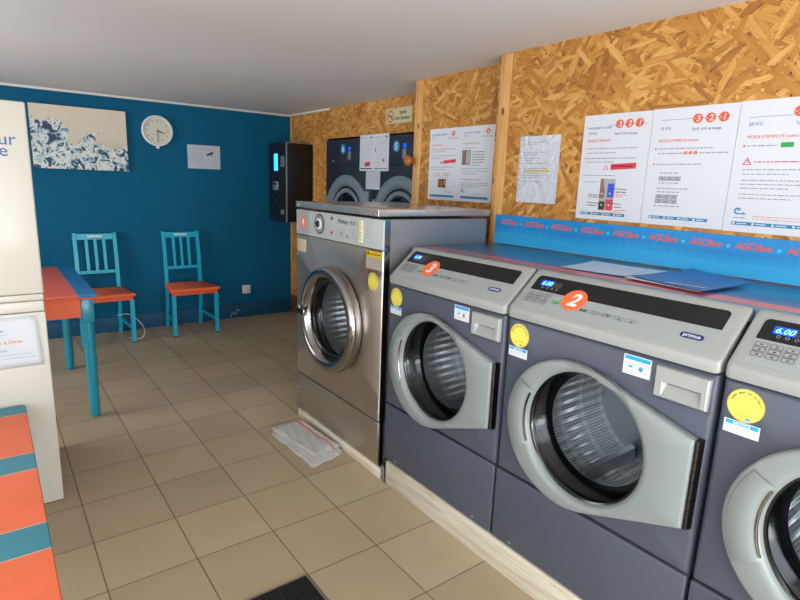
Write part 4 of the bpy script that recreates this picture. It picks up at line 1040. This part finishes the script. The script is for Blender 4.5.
# ------------------------------------------------------------------ white cabinet with lettering
t = thing('cabinet', 'tall cream white fridge-like cabinet with blue lettering, left of the table', 'cabinet', (-.16, 3.15, 0))
MB().box(-.48, .168, 2.885, 3.48, .0, 1.822, 'fridge_body', .004).build('body', t)
ud = MB().box(-.482, .171, 2.848, 2.883, 1.016, 1.824, 'fridge', .008, 3).build('upper_door', t)
MB().box(-.482, .168, 2.848, 2.884, .9365, .985, 'fridge', .006, 3).build('middle_band', t)
MB().box(-.481, .168, 2.850, 2.884, .987, 1.0145, 'fridge', .003).build('upper_band', t)
MB().box(-.482, .170, 2.850, 2.884, .004, .934, 'fridge', .006, 3).build('lower_door', t)
pr = Print((.126, 2.8478, 1.648), RX, DOWN, .0004)
pr.text('jour', 0, 0, .070, 'ink_fridge', 'RIGHT', .004)
pr.text('une', -.030, .046, .070, 'ink_fridge', 'RIGHT', .004)
pr.build('lettering', ud)
M['ink_orange2'] = mat('pale_orange_print', '#d98a58', .6); M['ink_blue2'] = mat('pale_blue_print', '#6f94c0', .6)
M['taped'] = mat('curled_paper', '#bfc3c8', .6)
t = thing('notice_sheet', 'curled white sheet with orange words taped low on the cream cabinet', 'notice', (.0, 2.845, .69))
sh = MB(); rows = []
for i in range(9):
    v = i/8; z = .920-.228*v
    rw = []
    for j in range(15):
        u = j/14; x = -.20+(.331+(.016*v))*u - (.003 if i == 0 else 0)
        y = 2.8465-.010*max(0, (u-.8)/.2)**2*(1-v)-.002*math.sin(v*PI)*u
        rw.append((x, y, z))
    rows.append(rw)
sh.loft(rows, 'taped', False, False, False); o = sh.build('paper_sheet', t, recalc=False)
md = o.modifiers.new('thickness', 'SOLIDIFY'); md.thickness = .0008; md.offset = 0
pr = Print((.074, 2.8432, .805), RX, DOWN, .0003)
pr.text('Boîte à livres', 0, 0, .024, 'ink_orange2', 'RIGHT', .004); pr.text('Principe :', -.052, .034, .016, 'ink_blue2', 'RIGHT', .004)
pr.lines(-.20, .035, .052, 1, .01, 'ink_blue2', .002, 1.).lines(-.20, .045, .068, 1, .01, 'ink_blue2', .002, 1.).rect(-.10, -.060, -.066, -.055, 'ink_blue').lines(-.13, -.055, -.040, 1, .01, 'ink_grey', .002, 1.)
pr.build('printed_text', t)

# ------------------------------------------------------------------ bench in the near left corner
M['bench'] = striped('orange_bench_top_with_teal_stripes', 1, [(-9, '#e5683c'), (-.73, '#2f7f90'), (-.60, '#c9b8a0'), (-.597, '#e5683c'),
    (-.203, '#c9b8a0'), (-.20, '#2f7f90'), (-.06, '#c9b8a0'), (-.057, '#e5683c'), (.317, '#c9b8a0'), (.32, '#2f7f90'), (.455, '#c9b8a0'), (.458, '#e5683c'), (.875, '#c9b8a0'), (.878, '#2f7f90')], .5, .1)
t = thing('bench', 'orange bench with teal cross stripes in the near left corner', 'bench', (-.17, 1.85, 0))
def rrect(x0, x1, y0, y1, r, z, ins=0):
    pts = []
    for cx, cy, a0 in ((x1-r, y1-r, 0), (x0+r, y1-r, PI/2), (x0+r, y0+r, PI), (x1-r, y0+r, 1.5*PI)):
        for i in range(7): a = a0+i/6*PI/2; pts.append((cx+(r-ins)*math.cos(a), cy+(r-ins)*math.sin(a), z))
    return pts
tp = MB().loft([rrect(-.36, .059, .82, 2.838, .025, .490), rrect(-.36, .059, .82, 2.838, .025, .516), rrect(-.36, .059, .82, 2.838, .025, .520, .003)], 'bench', True, True)
tp.build('bench_top', t)
MB().box(-.33, .03, .9, .92, .41, .4895, 'orange').box(-.33, .03, 2.755, 2.775, .41, .4895, 'orange').box(-.335, -.315, .92, 2.755, .41, .4895, 'orange').box(.01, .03, .92, 2.755, .41, .4895, 'orange').build('apron', t)
for x in (-.345, .004):
    for y in (.93, 2.71): MB().box(x, x+.04, y, y+.04, 0, .4095, 'teal_dark', .003).build('leg', t)

# ------------------------------------------------------------------ floor cloth and mat
t = thing('floor_cloth', 'folded off-white cloth with red stripes on the floor by the steel machine', 'cloth', (1.41, 2.75, 0))
def cloth_layer(name, c4, z, th, seed, stripe, dark=False):
    rnd = random.Random(seed); a, b_, c_, d = [Vector((x, y, 0)) for x, y in c4]; n, k = 30, 22; G = []
    ph = [rnd.uniform(0, 6) for _ in range(6)]
    for i in range(n+1):
        row = []
        for j in range(k+1):
            u, v = i/n, j/k
            p_ = (a*(1-u)+b_*u)*(1-v)+(d*(1-u)+c_*u)*v
            ed = min(u, 1-u, v, 1-v)
            wob = .006*math.sin(v*17+ph[0])*(1-u)+.005*math.sin(u*13+ph[1]+v*4)+.003*math.sin(v*31+ph[4])
            zz = z+th*min(1, ed*14)**.5+.004*math.sin(u*9+ph[2]+v*3)*math.sin(v*8+ph[3])*min(1, ed*8)+.002*math.sin(u*23+v*19+ph[5])
            row.append((p_.x+wob*.6, p_.y+wob, max(zz, z+.001)))
        G.append(row)
    mb = MB(); V = [q for r_ in G for q in r_]; o_ = len(V); V2 = [(x, y, z) for x, y, q in V]; K = k+1
    top = []; red = []; low = []
    for i in range(n):
        for j in range(k):
            q = [i*K+j, (i+1)*K+j, (i+1)*K+j+1, i*K+j+1]
            (red if stripe and stripe[0] <= (i+.5)/n <= stripe[1] else top).append(q); low.append([x+o_ for x in q[::-1]])
    bdr = [j for j in range(k)]+[i*K+k for i in range(n)]+[n*K+k-j for j in range(k)]+[(n-i)*K for i in range(n)]
    for i in range(len(bdr)): x, y = bdr[i], bdr[(i+1) % len(bdr)]; low.append([x, y, y+o_, x+o_])
    kk = mb.mi('clothwhite'); kr = mb.mi('clothred'); vs = [mb.bm.verts.new(q) for q in V+V2]
    for fs, mi in ((top, kk), (red, kr), (low, kk)):
        for f in fs:
            F = mb.bm.faces.new([vs[i] for i in f]); F.material_index = mi; F.smooth = True
    return mb.build(name, t, angle=60)
cloth_layer('bottom_layer', [(1.290, 2.985), (1.515, 3.000), (1.530, 2.520), (1.305, 2.475)], .0005, .014, 1, None)
cloth_layer('middle_layer', [(1.300, 2.995), (1.520, 3.005), (1.535, 2.530), (1.325, 2.500)], .0155, .012, 2, None)
cloth_layer('top_layer', [(1.298, 3.005), (1.512, 3.010), (1.536, 2.560), (1.345, 2.530)], .0290, .012, 3, (.74, .80))
t = thing('door_mat', 'black ribbed rubber mat at the bottom edge, sunk between the tiles', 'mat', (.45, 1.4, 0))
mb = MB().box(.10, .884, .90, 1.726, .0005, .006, 'mat_black')
for i in range(41): x = .108+i*.0190; mb.box(x, x+.009, .905, 1.721, .006, .0095, 'mat_black')
mb.build('ribbed_surface', t)
MB().box(.092, .0995, .892, 1.734, .0005, .006, 'mat_frame').box(.885, .893, .892, 1.734, .0005, .006, 'mat_frame').box(.0995, .885, 1.7265, 1.734, .0005, .006, 'mat_frame').box(.0995, .885, .892, .8995, .0005, .006, 'mat_frame').build('frame', t)

# ------------------------------------------------------------------ camera
cam = bpy.data.cameras.new('camera'); co = bpy.data.objects.new('camera', cam); COL.objects.link(co)
yaw, pit, rol, F = 6.47161800e-01, 2.09026702e-01, 3.73934570e-02, 5.48196953e+02
f_ = Vector((math.sin(yaw)*math.cos(pit), math.cos(yaw)*math.cos(pit), -math.sin(pit))); r_ = Vector((math.cos(yaw), -math.sin(yaw), 0)); u_ = r_.cross(f_)
r2 = r_*math.cos(rol)+u_*math.sin(rol); u2 = u_*math.cos(rol)-r_*math.sin(rol)
co.matrix_world = Matrix(((r2.x, u2.x, -f_.x, 0), (r2.y, u2.y, -f_.y, 0), (r2.z, u2.z, -f_.z, 1.55), (0, 0, 0, 1)))
cam.sensor_width = 36; cam.lens = F/800*36; cam.clip_start = .02
sc.camera = co

# ------------------------------------------------------------------ daylight
w = bpy.data.worlds.new('sky'); sc.world = w; w.use_nodes = True
bg = w.node_tree.nodes['Background']; bg.inputs[0].default_value = (.72, .84, 1, 1); bg.inputs[1].default_value = 1.2
def area(name, loc, rot, sx, sy, power, col):
    l = bpy.data.lights.new(name, 'AREA'); l.shape = 'RECTANGLE'; l.size = sx; l.size_y = sy; l.energy = power; l.color = col
    o = bpy.data.objects.new(name, l); COL.objects.link(o); o.location = loc; o.rotation_euler = rot; return o
area('daylight_front', (-.0, YF-.35, 1.25), (math.radians(90), 0, 0), 3.2, 2.2, 150, (.96, .98, 1))
area('daylight_left', (XL-.35, .35, 1.3), (math.radians(90), 0, math.radians(-90)), 3.1, 1.7, 50, (.96, .98, 1))
area('daylight_left_rear', (XL-.35, 4.2, 1.3), (math.radians(90), 0, math.radians(-90)), 1.8, 1.6, 85, (.96, .98, 1))
# light thrown up by the bright pavement outside
area('pavement_bounce_front', (-.1, YF-.45, .25), (math.radians(135), 0, 0), 3.0, .8, 110, (1, .98, .95))
area('pavement_bounce_left', (XL-.45, .35, .45), (math.radians(125), 0, math.radians(-90)), 3.0, .6, 45, (1, .98, .95))
sc.view_settings.view_transform = 'Standard'; sc.view_settings.look = 'None'; sc.view_settings.gamma = 1
sc.view_settings.use_curve_mapping = False
sc.view_settings.exposure = .06
